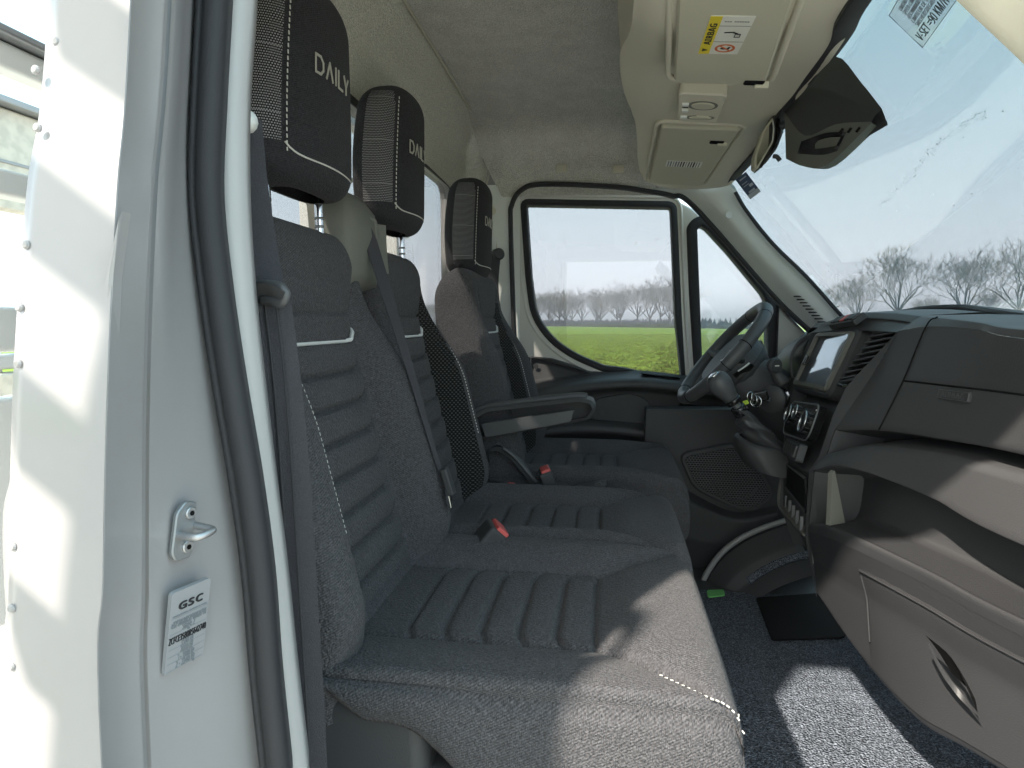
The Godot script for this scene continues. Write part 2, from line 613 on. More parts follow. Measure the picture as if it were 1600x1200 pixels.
func seat_back(root: Node3D, zc: float, hw0: float, ins: float, strip: int) -> void:
	var rows := []
	var ss := PackedFloat32Array()
	var NS := 250
	for i in NS + 1:
		var t := float(i) / NS
		ss.append(-0.06 + 0.60 * (t if t < 0.9 else 0.9 + 0.1 * sin((t - 0.9) / 0.1 * PI / 2)))
	var wmap := []
	for s in ss:
		var top := clampf((s - 0.475) / 0.065, 0, 1)
		var q := sqrt(maxf(1.0 - top * top, 0.0))
		var hw := hw0 * (1.0 - 0.14 * smoothstep(0.26, 0.47, s)) * (0.80 + 0.20 * q)
		var ring := PackedVector3Array()
		var ws := PackedFloat32Array()
		var r := 0.036
		for j in 71:
			var v := (j - 35) / 35.0
			var w := hw * v * (1.22 - 0.22 * v * v)
			var f := back_front(w, s, hw, ins)
			var e := clampf((absf(w) - (hw - r)) / r, 0, 1)
			f -= r * (1.0 - sqrt(maxf(1.0 - e * e, 0.0)))
			f = lerpf(-0.05, f, q)
			ring.append(on_back(s, f, zc + w))
			ws.append(w)
		for j in 17:
			var v := 1.0 - j / 8.0
			var w := hw * v * (1.22 - 0.22 * v * v)
			var e := clampf((absf(w) - (hw - 0.03)) / 0.03, 0, 1)
			var f := -0.105 + 0.03 * (1.0 - sqrt(maxf(1.0 - e * e, 0.0)))
			ring.append(on_back(s, lerpf(-0.05, f, q), zc + w))
			ws.append(w)
		rows.append(ring)
		wmap.append(ws)
	var ms := regions(rows, true, func(i, j):
		if j >= 70: return "back_cover"
		var w: float = wmap[i][j]
		var s: float = ss[i]
		var wi := ins + 0.035 * smoothstep(0.40, 0.52, s)
		if absf(w) > wi:
			if strip != 0 and s < 0.45 and w * strip > 0 and absf(w) < wi + 0.030 and absf(w) > wi + 0.002: return "woven_strip"
			return "side_bolster_a" if w > 0 else "side_bolster_b"
		if s > 0.41: return "upper_panel"
		if s > 0.368: return "chest_panel"
		if s < 0.02: return "lower_panel"
		return "quilted_rib_%d" % int(floorf((s - 0.018 * seam_curve(absf(w) / wi) - 0.002) / 0.0457)))
	for k in ms:
		var nm: String = k
		var mt: Material = M.fabric
		if nm.begins_with("side_bolster"): nm = "side_bolster"
		if nm.begins_with("quilted_rib"): nm = "quilted_rib"
		if nm == "woven_strip": mt = M.mesh_cloth_seat
		part(nm, ms[k], mt, root)
	# pale piping between chest panel and ribs: flat across, turned up at both ends
	var line := PackedVector3Array()
	for j in 41:
		var w := (j - 20) / 20.0 * (ins - 0.002)
		var up := 0.020 * pow(clampf((absf(w) / ins - 0.80) / 0.20, 0, 1), 1.2)
		line.append(on_back(0.368 + up, back_front(w, 0.3655 + up, hw0, ins) + 0.003, zc + w))
	part("white_piping", sweep(line, [Vector2(-0.0030, -0.003), Vector2(-0.0030, 0.0012), Vector2(0, 0.0022), Vector2(0.0030, 0.0012), Vector2(0.0030, -0.003)], Vector3(cos(LEAN), sin(LEAN), 0)), M.white_piping, root)
	# light stitches beside the bolster seam
	var st := []
	var xs := []
	var stitch := rbox(Vector3(0.0016, 0.0042, 0.0016), 0.0006, 1)
	var rot := Basis(Vector3.BACK, LEAN)
	for k in range(16, 46):
		var s := 0.03 + k * 0.0066
		var w := (ins + (0.032 if strip != 0 else 0.006)) * (strip if strip != 0 else 1)
		st.append(stitch)
		xs.append(Transform3D(rot, on_back(s, back_front(w, s, hw0, ins) + 0.0006, zc + w)))
	var sp := part("stitching", join(st, xs), M.thread, root)
	sp.set_meta("kind", "stuff")

func cushion_top(x: float, w: float, hw: float, ins: float) -> float:
	var aw := absf(w)
	var wi := ins + 0.085 * pow(clampf((x + 0.02) / 0.13, 0, 1), 1.6)
	var y := 1.215
	if aw > wi:
		var t := (aw - wi) / maxf(hw - wi, 0.01)
		y += (0.010 if w > 0 and hw > 0.19 and ins > 0.11 else 0.030) * sin(minf(t * 1.7, 1.0) * PI / 2) * (1.0 - 0.25 * smoothstep(-0.02, 0.11, x))
	elif x < -0.010 and x > -0.245:
		var k := (x + 0.010 + 0.020 * seam_curve(aw / wi) * -0.6) / 0.047
		var ph := k - floorf(k)
		y += 0.0045 * (1.0 - pow(absf(2.0 * ph - 1.0), 2.5)) * (1.0 - pow(aw / wi, 6.0))
		y -= 0.0080 * groove(minf(ph, 1.0 - ph) * 0.047, 0.0036)
	else:
		if x > -0.01: y += 0.022 * smoothstep(-0.01, 0.05, x) * (1.0 - pow(aw / wi, 4.0) * 0.6)
	y -= 0.006 * groove(aw - wi, 0.0035)
	if aw < wi: y -= 0.0065 * groove(x + 0.010, 0.0032)
	return y

func seat_cushion(root: Node3D, zc: float, hw0: float, ins: float, xf: float, strip: int) -> void:
	var rows := []
	var xs_ := PackedFloat32Array()
	var NX := 210
	var xr := -0.335
	var fr := 0.055
	for i in NX + 1:
		var t := float(i) / NX
		if t < 0.74: xs_.append(lerpf(xr, xf - fr, t / 0.74))
		else: xs_.append(xf - fr + fr * sin((t - 0.74) / 0.26 * PI / 2))
	var wmap := []
	for x in xs_:
		var e := clampf((x - (xf - fr)) / fr, 0, 1)
		var q := pow(maxf(1.0 - pow(e, 3.2), 0.0), 1.0 / 3.2)
		var hw := hw0 * (1.0 - 0.03 * e) * (0.90 + 0.10 * sqrt(q))
		var ring := PackedVector3Array()
		var ws := PackedFloat32Array()
		var r := 0.028
		var yb := lerpf(1.222, 1.172, smoothstep(-0.335, -0.25, x)) - 0.012 * smoothstep(-0.25, -0.12, x) - 0.085 * smoothstep(-0.22, -0.08, x)
		var ym := lerpf(1.215, 1.13, smoothstep(-0.34, -0.1, x))
		for j in 81:
			var v := (j - 40) / 40.0
			var w := hw * v * (1.22 - 0.22 * v * v)
			var y := cushion_top(x, w, hw, ins)
			var c := clampf((absf(w) - (hw - r)) / r, 0, 1)
			if w > 0 and ins > 0.11: c = clampf((absf(w) - (hw - 0.012)) / 0.012, 0, 1)
			y -= (0.012 if w > 0 and ins > 0.11 else r) * (1.0 - sqrt(maxf(1.0 - c * c, 0.0)))
			ring.append(Vector3(x, ym + (y - ym) * q, zc + w))
			ws.append(w)
		for j in 15:      # near side, going down
			var t := (j + 1) / 16.0
			var y := lerpf(cushion_top(x, hw, hw, ins) - (0.012 if ins > 0.11 else r), yb, t)
			var out := 0.010 * pow(sin(t * PI), 0.6) - 0.009 * groove((t - 0.07) * 0.12, 0.0045)
			ring.append(Vector3(x, ym + (y - ym) * q, zc + hw + out))
			ws.append(9.0)
		for j in 9:
			ring.append(Vector3(x, ym + (yb - 0.006 - ym) * q, zc + hw * (1.0 - j / 4.0)))
			ws.append(8.0)
		for j in 7:
			var t := (7 - j) / 8.0
			var y := lerpf(cushion_top(x, -hw, hw, ins) - r, yb, t)
			ring.append(Vector3(x, ym + (y - ym) * q, zc - hw - 0.006 * sin(t * PI)))
			ws.append(7.0)
		rows.append(ring)
		wmap.append(ws)
	var ms := regions(rows, true, func(i, j):
		var w: float = wmap[i][j]
		var x: float = xs_[i]
		if w > 6.0: return "side_cover" if w > 6.0 else ""
		var wi := ins + 0.085 * pow(clampf((x + 0.02) / 0.13, 0, 1), 1.6)
		if absf(w) > wi: return "thigh_bolster_a" if w > 0 else "thigh_bolster_b"
		if x > -0.010: return "front_panel"
		if x < -0.245: return "rear_panel"
		return "quilted_rib_%d" % int(floorf((x + 0.010 - 0.012 * seam_curve(absf(w) / wi)) / 0.047)))
	var cushion := thing_part("seat_cushion", root)
	for k in ms:
		var nm: String = k
		if nm.begins_with("thigh_bolster"): nm = "thigh_bolster"
		if nm.begins_with("quilted_rib"): nm = "quilted_rib"
		part(nm, ms[k], M.fabric, cushion)
	var st := []
	var xs := []
	var stitch := rbox(Vector3(0.0040, 0.0016, 0.0016), 0.0006, 1)
	for k in 34:
		var x := -0.005 + k * 0.0052
		if x > xf - 0.002: break
		var e := clampf((x - (xf - fr)) / fr, 0, 1)
		var q := pow(maxf(1.0 - pow(e, 3.2), 0.0), 1.0 / 3.2)
		var wi := ins + 0.085 * pow(clampf((x + 0.02) / 0.13, 0, 1), 1.6)
		var y := cushion_top(x, wi + 0.005, hw0, ins)
		if strip != 2 or x < 0.06: continue
		st.append(stitch)
		xs.append(Transform3D(Basis(Vector3.BACK, -e), Vector3(x, 1.13 + (y - 1.13) * q + 0.001, zc + wi + 0.006)))
	if strip == 2:
		for k in 26:
			st.append(stitch)
			xs.append(Transform3D(Basis(Vector3.BACK, PI / 2), Vector3(xf - 0.0075, 1.20 - k * 0.0058, zc + hw0 * 0.93)))
	if st.size(): part("stitching", join(st, xs), M.thread, cushion).set_meta("kind", "stuff")

func thing_part(called: String, parent: Node3D) -> Node3D:
	var o := Node3D.new()
	o.name = called
	parent.add_child(o, true)
	return o

const HEAD_TOP := 0.262
var HEAD0 := Vector2(-0.366, 1.772)

func on_head(s: float, n: float, z: float) -> Vector3:      # the headrest stands almost upright
	return Vector3(HEAD0.x + n - 0.02 * s, HEAD0.y + s + 0.02 * n, z)

func head_outline(s: float, hw0: float) -> float:     # half width of the headrest at height s
	var t := s / HEAD_TOP
	var w := hw0 * (1.0 - 0.20 * pow(clampf((t - 0.25) / 0.75, 0, 1), 1.6))
	var e0 := clampf((0.045 - s) / 0.045, 0, 1)
	var e1 := clampf((s - (HEAD_TOP - 0.05)) / 0.05, 0, 1)
	return w * (1.0 - 0.16 * (1.0 - sqrt(maxf(1.0 - e0 * e0, 0.0)))) * (1.0 - 0.24 * (1.0 - sqrt(maxf(1.0 - e1 * e1, 0.0))))

func headrest(root: Node3D, zc: float, hw0: float, letters: String) -> void:
	var hr := thing_part("headrest", root)
	var rows := []
	var tilt := 0.06
	var NH := 90
	var info := []
	var fwd := -0.004
	for i in NH + 1:
		var t := float(i) / NH
		var s := HEAD_TOP * (0.5 - 0.5 * cos(PI * t))
		var hw := head_outline(s, hw0)
		var e0 := clampf((0.040 - s) / 0.040, 0, 1)
		var e1 := clampf((s - (HEAD_TOP - 0.045)) / 0.045, 0, 1)
		var q := sqrt(maxf(1.0 - e0 * e0, 0.0)) * sqrt(maxf(1.0 - e1 * e1, 0.0))
		var nf := fwd + 0.012 * s / HEAD_TOP
		var nb := nf - 0.088 - 0.012 * sin(PI * s / HEAD_TOP)
		var nm := (nf + nb) / 2.0
		var hd := (nf - nb) / 2.0
		var ring := PackedVector3Array()
		var ang := []
		for j in 96:
			var a := TAU * j / 96.0
			var ca := cos(a)
			var sa := sin(a)
			var ex := 2.0 / 3.5
			var w := hw * signf(sa) * pow(absf(sa), ex) * (0.55 + 0.45 * q)
			var n := hd * signf(ca) * pow(absf(ca), ex)
			if n > 0 and absf(w) < hw: n += 0.024 * (1.0 - pow(absf(w) / hw, 2.0)) - 0.013
			n -= 0.0035 * groove(n - hd * 0.98, 0.004) * groove(absf(w) - hw * 0.86, 0.006)
			ring.append(on_head(s, nm + n * (0.35 + 0.65 * q), zc + w))
			ang.append(Vector2(w / maxf(hw, 0.001), n / hd))
		rows.append(ring)
		info.append(ang)
	var ms := regions(rows, true, func(i, j):
		var v: Vector2 = info[i][j]
		var s := HEAD_TOP * (0.5 - 0.5 * cos(PI * i / NH))
		if v.y > 0.5 and absf(v.x) < 0.82 and s > 0.028 and s < HEAD_TOP - 0.012: return "face_panel"
		if absf(v.x) >= 0.82 and v.y > -0.30 and s > 0.040 and s < HEAD_TOP - 0.02: return "mesh_side_a" if v.x > 0 else "mesh_side_b"
		return "cover")
	for k in ms: part("mesh_side" if k.begins_with("mesh") else k, ms[k], M.mesh_cloth if k.begins_with("mesh") else M.fabric_flat if k == "face_panel" else M.fabric_flat, hr)
	# stitched border of the face
	var st := []
	var xs := []
	var stitch := rbox(Vector3(0.0015, 0.0048, 0.0018), 0.0006, 1)
	for side in [1.0]:
		for k in 28:
			var s := 0.034 + k * 0.0075
			if s > HEAD_TOP - 0.03: break
			var hw := head_outline(s, hw0)
			var nf := fwd + 0.012 * s / HEAD_TOP
			st.append(stitch)
			xs.append(Transform3D(Basis(Vector3.BACK, 0.02), on_head(s, nf - 0.0006 - 0.0078, zc + side * hw * 0.795)))
	var sp := part("stitching", join(st, xs), M.thread, hr)
	sp.set_meta("kind", "stuff")
	# piping along the lower edge of the face
	var low := PackedVector3Array()
	for k in 31:
		var v := (k - 15) / 15.0
		var hw := head_outline(0.03, hw0) * 0.82
		var s := 0.030 + 0.012 * pow(absf(v), 8.0)
		low.append(on_head(s, fwd - 0.013 + 0.024 * (1.0 - 0.672 * v * v) - 0.003 * v * v, zc + v * hw))
	part("piping", tube(low, 0.0012, 6), M.thread, hr)
	# embroidered letters, drawn as strokes
	var strokes := {
		"D": [[[0, 0], [0, 1]], [[0, 1], [0.55, 1]], [[0.55, 1], [0.85, 0.72]], [[0.85, 0.72], [0.85, 0.28]], [[0.85, 0.28], [0.55, 0]], [[0.55, 0], [0.0, 0]]],
		"A": [[[0, 0], [0.42, 1]], [[0.42, 1], [0.84, 0]]], "I": [[[0.1, 0], [0.1, 1]]],
		"L": [[[0, 1], [0, 0]], [[0, 0], [0.7, 0]]], "Y": [[[0, 1], [0.42, 0.42]], [[0.84, 1], [0.42, 0.42]], [[0.42, 0.42], [0.42, 0]]]}
	var x := 0.0
	var adv := {"D": 1.25, "A": 1.2, "I": 0.55, "L": 1.0, "Y": 1.0}
	var total := 0.0
	for c in letters: total += adv[c]
	var hgt := 0.021
	for c in letters:
		var lm := []
		var lx := []
		for sk in strokes[c]:
			var pts := []
			for e in sk:
				var s: float = 0.138 + e[1] * hgt
				var zz: float = zc + (total / 2.0 - x - e[0]) * hgt * 0.92 + 0.006
				pts.append(on_head(s, fwd + 0.012 * s / HEAD_TOP + 0.0118 - 1.55 * pow(zz - zc, 2.0), zz))
			var k := bar(pts[0], pts[1], 0.003, 0.0030, 0.0008)
			var dir: Vector3 = (pts[1] - pts[0]).normalized()
			var nn := Vector3(1, 0.02, 0)
			k[1] = Transform3D(Basis(dir, nn.cross(dir).normalized(), nn), (pts[0] + pts[1]) / 2.0)
			lm.append(rbox(Vector3(pts[0].distance_to(pts[1]) + 0.0026, 0.0034, 0.0016), 0.0007, 1))
			lx.append(k[1])
		part("embroidered_letter", join(lm, lx), M.lettering, hr)
		x += adv[c]
	for w in [-0.075, 0.075]:
		part("post", tube(PackedVector3Array([on_head(-0.10, -0.055, zc + w), on_head(0.02, -0.055, zc + w)]), 0.0065, 10), M.chrome, hr)
		for k in 3:
			part("post_notch", tube(PackedVector3Array([on_head(-0.045 + k * 0.012, -0.055, zc + w), on_head(-0.041 + k * 0.012, -0.055, zc + w)]), 0.0069, 10), M.zinc, hr)

func seat(called: String, label: String, zc: float, hw: float, ins: float, xf: float, strip: int, lift_ := 0.0) -> Node3D:
	var root := thing(called, label, "seat", Vector3(0, FLOOR, zc), "seats in a row across the cab")
	BACK0 = Vector2(-0.301 + lift_ * 0.2, 1.215)
	seat_back(root, zc, hw, ins, -1 if strip == 1 else (1 if strip == 2 else 0))
	seat_cushion(root, zc, hw, ins, xf, strip)
	HEAD0 = Vector2(-0.370, 1.772 - (0.055 if lift_ > 0.0 else 0.0))
	headrest(root, zc, minf(hw * 0.62, 0.125), "DAILY")
	# plinth below the cushion
	part("plinth", rbox(Vector3(0.30, 1.10 - FLOOR, hw * 1.85), 0.02), M.dark, root, "", Transform3D(Basis(), Vector3(-0.06, (FLOOR + 1.10) / 2.0, zc)))
	part("side_shield", rbox(Vector3(0.22, 0.24, hw * 1.94), 0.02), M.dark, root, "", Transform3D(Basis(), Vector3(-0.30, 1.065, zc)))
	return root

func buckle(label: String, at: Vector3, tilt: float, turn: float, size := 1.0) -> void:
	var r := thing("belt_buckle", label, "belt buckle", at, "belt buckles between the seats")
	var b := Basis(Vector3.UP, turn) * Basis(Vector3.BACK, tilt)
	part("buckle_body", rbox(Vector3(0.028, 0.062, 0.046) * size, 0.006), M.dark, r, "", Transform3D(b, at))
	part("release_button", rbox(Vector3(0.019, 0.012, 0.040) * size, 0.003), M.red, r, "", Transform3D(b, at + b * Vector3(0.003, 0.030 * size, 0)))
	part("stalk", rbox(Vector3(0.012, 0.08, 0.024) * size, 0.003), M.dark, r, "", Transform3D(b, at + b * Vector3(0, -0.065 * size, 0)))

# ---------------------------------------------------------------- the scene
func _ready() -> void:
	var cam := Camera3D.new()
	cam.name = "camera"
	cam.position = Vector3(0, 1.6, 0)
	cam.rotation = Vector3(-0.0967, 0.1482, 0)
	cam.fov = 61.93
	cam.near = 0.02
	cam.far = 4000.0
	add_child(cam)
	cam.current = true
	var sun := DirectionalLight3D.new()
	sun.name = "sun"
	sun.light_color = Color(1.0, 0.96, 0.90)
	sun.light_energy = 0.6
	sun.light_angular_distance = 1.2
	sun.shadow_enabled = true
	add_child(sun)
	sun.look_at_from_position(Vector3(-0.66, 1.16, 1.0) * 10.0, Vector3.ZERO)
	var we := WorldEnvironment.new()
	we.name = "environment"
	var env := Environment.new()
	env.background_mode = Environment.BG_SKY
	var sky := Sky.new()
	var ps := ProceduralSkyMaterial.new()
	ps.sky_top_color = lin(0.15, 0.285, 0.345)
	ps.sky_horizon_color = lin(0.53, 0.54, 0.57)
	ps.sky_curve = 0.19
	ps.ground_horizon_color = lin(0.55, 0.55, 0.50)
	ps.ground_bottom_color = lin(0.25, 0.25, 0.18)
	ps.sun_angle_max = 70.0
	ps.sun_curve = 0.6
	ps.energy_multiplier = 1.0
	sky.sky_material = ps
	env.sky = sky
	env.tonemap_mode = Environment.TONE_MAPPER_LINEAR
	env.tonemap_exposure = 6.2
	env.sdfgi_enabled = true
	env.ssao_enabled = true
	env.ssil_enabled = true
	env.fog_enabled = true
	env.fog_density = 0.0017
	env.fog_light_color = Color(0.90, 0.91, 0.95)
	we.environment = env
	add_child(we)
	make_materials()
	outdoors()
	cab()
	driver_door()
	dashboard()
	fittings()
	seats_and_belts()

# ---------------------------------------------------------------- outside
func twig_mesh(a: Vector3, b: Vector3, ra: float, rb: float, st: SurfaceTool, base: int, sides: int) -> int:
	var t := (b - a).normalized()
	var u := t.cross(Vector3(0.31, 0.2, 0.93)).normalized()
	var v := t.cross(u)
	for e in 2:
		for k in sides:
			var ang := TAU * k / sides
			var d := u * cos(ang) + v * sin(ang)
			st.set_normal(d)
			st.add_vertex((a if e == 0 else b) + d * (ra if e == 0 else rb))
	for k in sides:
		var n := (k + 1) % sides
		for x in [base + k, base + n, base + sides + k, base + n, base + sides + n, base + sides + k]: st.add_index(x)
	return base + sides * 2

func grow(rng: RandomNumberGenerator, at: Vector3, dir: Vector3, length: float, r: float, level: int, st: SurfaceTool, base: int) -> int:
	var p := at
	var d := dir
	var steps := 3 if level < 3 else 2
	var rr := r
	for k in steps:
		var q := p + d * length / steps
		var r2 := rr * 0.84
		base = twig_mesh(p, q, maxf(rr, 0.022), maxf(r2, 0.018), st, base, 5 if level < 2 else 3)
		if level < 5 and k > 0:
			for c in (2 if level < 4 else 3):
				var side := Vector3(rng.randf_range(-1, 1), rng.randf_range(-0.25, 0.75), rng.randf_range(-1, 1)).normalized()
				var nd := (d * 0.85 + side * 0.75).normalized()
				base = grow(rng, q, nd, length * rng.randf_range(0.58, 0.78), r2 * 0.62, level + 1, st, base)
		p = q
		rr = r2
		d = (d + Vector3(rng.randf_range(-0.2, 0.2), rng.randf_range(-0.02, 0.22), rng.randf_range(-0.2, 0.2))).normalized()
	return base

func make_tree(seed_: int) -> Array:
	var rng := RandomNumberGenerator.new()
	rng.seed = seed_
	var th := rng.randf_range(2.6, 3.6)
	var st := SurfaceTool.new()
	st.begin(Mesh.PRIMITIVE_TRIANGLES)
	var b := twig_mesh(Vector3.ZERO, Vector3(0, 0.5, 0), 0.36, 0.27, st, 0, 8)
	b = twig_mesh(Vector3(0, 0.5, 0), Vector3(0.03, th, 0), 0.27, 0.22, st, b, 8)
	var trunk := st.commit()
	st = SurfaceTool.new()
	st.begin(Mesh.PRIMITIVE_TRIANGLES)
	b = 0
	var limbs := 8
	for k in limbs:
		var a := TAU * k / limbs + rng.randf_range(-0.3, 0.3)
		var lean := rng.randf_range(0.4, 1.35)
		b = grow(rng, Vector3(0.03, th - 0.1 - 0.5 * rng.randf(), 0), Vector3(cos(a) * lean, 1.0, sin(a) * lean).normalized(), rng.randf_range(3.6, 4.6), 0.13, 1, st, b)
	b = grow(rng, Vector3(0.03, th, 0), Vector3(0, 1, 0.05), 4.2, 0.16, 1, st, b)
	return [trunk, st.commit()]

func outdoors() -> void:
	var st := SurfaceTool.new()
	# field: one sheet to the horizon, gently uneven
	struct("grass_field", sm([PackedVector3Array([Vector3(-1500, 0, -9), Vector3(1500, 0, -9)]), PackedVector3Array([Vector3(-1500, 0, -1500), Vector3(1500, 0, -1500)])]), M.grass)
	struct("grass_verge", sm([PackedVector3Array([Vector3(-1500, 0, 1500), Vector3(1500, 0, 1500)]), PackedVector3Array([Vector3(-1500, 0, 14), Vector3(1500, 0, 14)])]), M.grass)
	struct("yard", sm([PackedVector3Array([Vector3(-1500, 0.004, 14), Vector3(1500, 0.004, 14)]), PackedVector3Array([Vector3(-1500, 0.004, -9), Vector3(1500, 0.004, -9)])]), M.yard)
	# tufts of the field near the van
	var bl := SurfaceTool.new()
	bl.begin(Mesh.PRIMITIVE_TRIANGLES)
	for k in 5:
		var a := TAU * k / 5.0
		var d := Vector3(cos(a), 0, sin(a))
		var w := Vector3(-d.z, 0, d.x) * 0.018
		bl.set_normal(Vector3(0, 1, 0))
		bl.add_vertex(d * 0.02 - w)
		bl.add_vertex(d * 0.02 + w)
		bl.add_vertex(d * 0.05 + Vector3(0, 0.035, 0))
	var mm := MultiMesh.new()
	mm.transform_format = MultiMesh.TRANSFORM_3D
	mm.use_colors = false
	mm.mesh = bl.commit()
	var rng := RandomNumberGenerator.new()
	rng.seed = 77
	mm.instance_count = 60000
	for i in 60000:
		var z := -12.0 - 75.0 * pow(rng.randf(), 1.4)
		var x := z * rng.randf_range(0.20, -0.55)
		mm.set_instance_transform(i, Transform3D(Basis(Vector3.UP, rng.randf() * TAU).scaled(Vector3(1, 1, 1) * rng.randf_range(0.6, 1.35)), Vector3(x, 0, z)))
	var g := MultiMeshInstance3D.new()
	g.multimesh = mm
	g.material_override = M.blade
	g.name = numbered("field_grass")
	add_child(g)
	tag(g, "bright green grass growing in the field beyond the driver's window", "grass", "", "stuff")
	# dry reeds along the far edge of the field, and a dim thicket behind them
	for belt in [["reed_strip", M.reed, 9000, 1.0, 0.0, "pale dry reeds along the far edge of the green field"], ["thicket", M.thicket, 9000, 2.6, 7.0, "grey brown undergrowth below the far rows of trees"]]:
		var rs := SurfaceTool.new()
		rs.begin(Mesh.PRIMITIVE_TRIANGLES)
		for i in belt[2]:
			var t := pow(rng.randf(), 0.7)
			var p := row_at(t * 1.25 - 0.1) + Vector3(rng.randf_range(-1.5, 1.5), 0, rng.randf_range(0, 3.0) - 3.0 - belt[4])
			var h: float = belt[3] * rng.randf_range(0.5, 1.1)
			var w := rng.randf_range(0.15, 0.5)
			rs.set_normal(Vector3(0, 0.3, 0.95))
			rs.add_vertex(p - Vector3(w, 0, w * 0.3))
			rs.add_vertex(p + Vector3(w, 0, w * 0.3))
			rs.add_vertex(p + Vector3(rng.randf_range(-0.3, 0.3), h, 0.1))
		var o := part(belt[0], rs.commit(), belt[1], self)
		tag(o, belt[5], "undergrowth", "", "stuff")
	# rows of bare trees
	var kinds := []
	for k in 6: kinds.append(make_tree(100 + k * 7))
	var ahead := [
		["small bare tree standing farthest left of those seen through the windscreen, next to the pillar", Vector3(54.0791,0.0000,-171.2126), 0.86],
		["bare tree second from the left pillar through the windscreen", Vector3(56.1026,0.0000,-156.6696), 0.92],
		["broad bare tree left of the middle of the windscreen view", Vector3(55.3021,0.0000,-133.7116), 1.18],
		["thin young bare tree between the two broad trees in the windscreen", Vector3(66.1357,-0.0000,-145.7967), 0.55],
		["large spreading bare tree over the middle of the dashboard", Vector3(67.8989,0.0000,-135.5923), 1.22],
		["low bare tree in front of the last tree over the dashboard", Vector3(70.0957,0.0000,-131.2680), 0.6],
		["bare tree at the right edge of the view over the dashboard", Vector3(72.7035,0.0000,-127.3373), 1.28]]
	var k := 0
	for a in ahead:
		plant(kinds[k % 6], a[1], a[2], k * 1.3, a[0], "")
		k += 1
	for i in 62:
		var t := (i + 0.5) / 62.0
		var p := row_at(t) + Vector3(rng.randf_range(-1.5, 1.5), 0, rng.randf_range(-4.0, 2.0) - 3.0)
		plant(kinds[i % 6], p, rng.randf_range(0.85, 1.08), rng.randf() * TAU, "bare deciduous tree in the misty row behind the green field", "bare trees in the far row")
	for i in 18:
		var t := (i + 0.3) / 18.0
		var p := row_at(0.12 + t * 0.85) + Vector3(rng.randf_range(-3, 3), 0, -26.0 - rng.randf_range(0, 10))
		plant(kinds[(i + 2) % 6], p, rng.randf_range(0.7, 0.9), rng.randf() * TAU, "paler bare tree in the second misty row behind the field", "bare trees in the row behind")
	for i in 14:
		var x := -330.0 - i * 11.0
		plant(kinds[i % 6], Vector3(x, 0, -300.0 - 10.0 * (i % 3)), rng.randf_range(0.6, 0.9), rng.randf() * TAU, "small distant bare tree left of the white door pillar", "distant trees left of the pillar")
	var shed := thing("farm_shed", "small white shed far off at the edge of the field", "shed", Vector3(-205, 0, -445))
	part("wall", rbox(Vector3(11, 3.4, 4), 0.1), M.bed_white, shed, "", Transform3D(Basis(), Vector3(-205, 1.7, -445)))
	part("roof", rbox(Vector3(11.6, 0.5, 4.6), 0.1), M.paint_grey, shed, "", Transform3D(Basis(), Vector3(-205, 3.6, -445)))
	headboard()

func row_at(t: float) -> Vector3:       # the tree row, from near the windscreen's left edge (0) off to the left (1)
	return Vector3(18.0, 0, -172.0).lerp(Vector3(-250.0, 0, -620.0), signf(t) * pow(absf(t), 1.25))

func plant(kind: Array, at: Vector3, size: float, turn: float, label: String, group: String) -> void:
	var o := thing("bare_tree", label, "tree", at, group)
	o.rotation.y = turn
	o.scale = Vector3.ONE * size
	for e in [["trunk", kind[0], M.bark], ["crown", kind[1], M.twig]]:
		var m := MeshInstance3D.new()
		m.name = e[0]
		m.mesh = e[1]
		m.material_override = e[2]
		o.add_child(m)

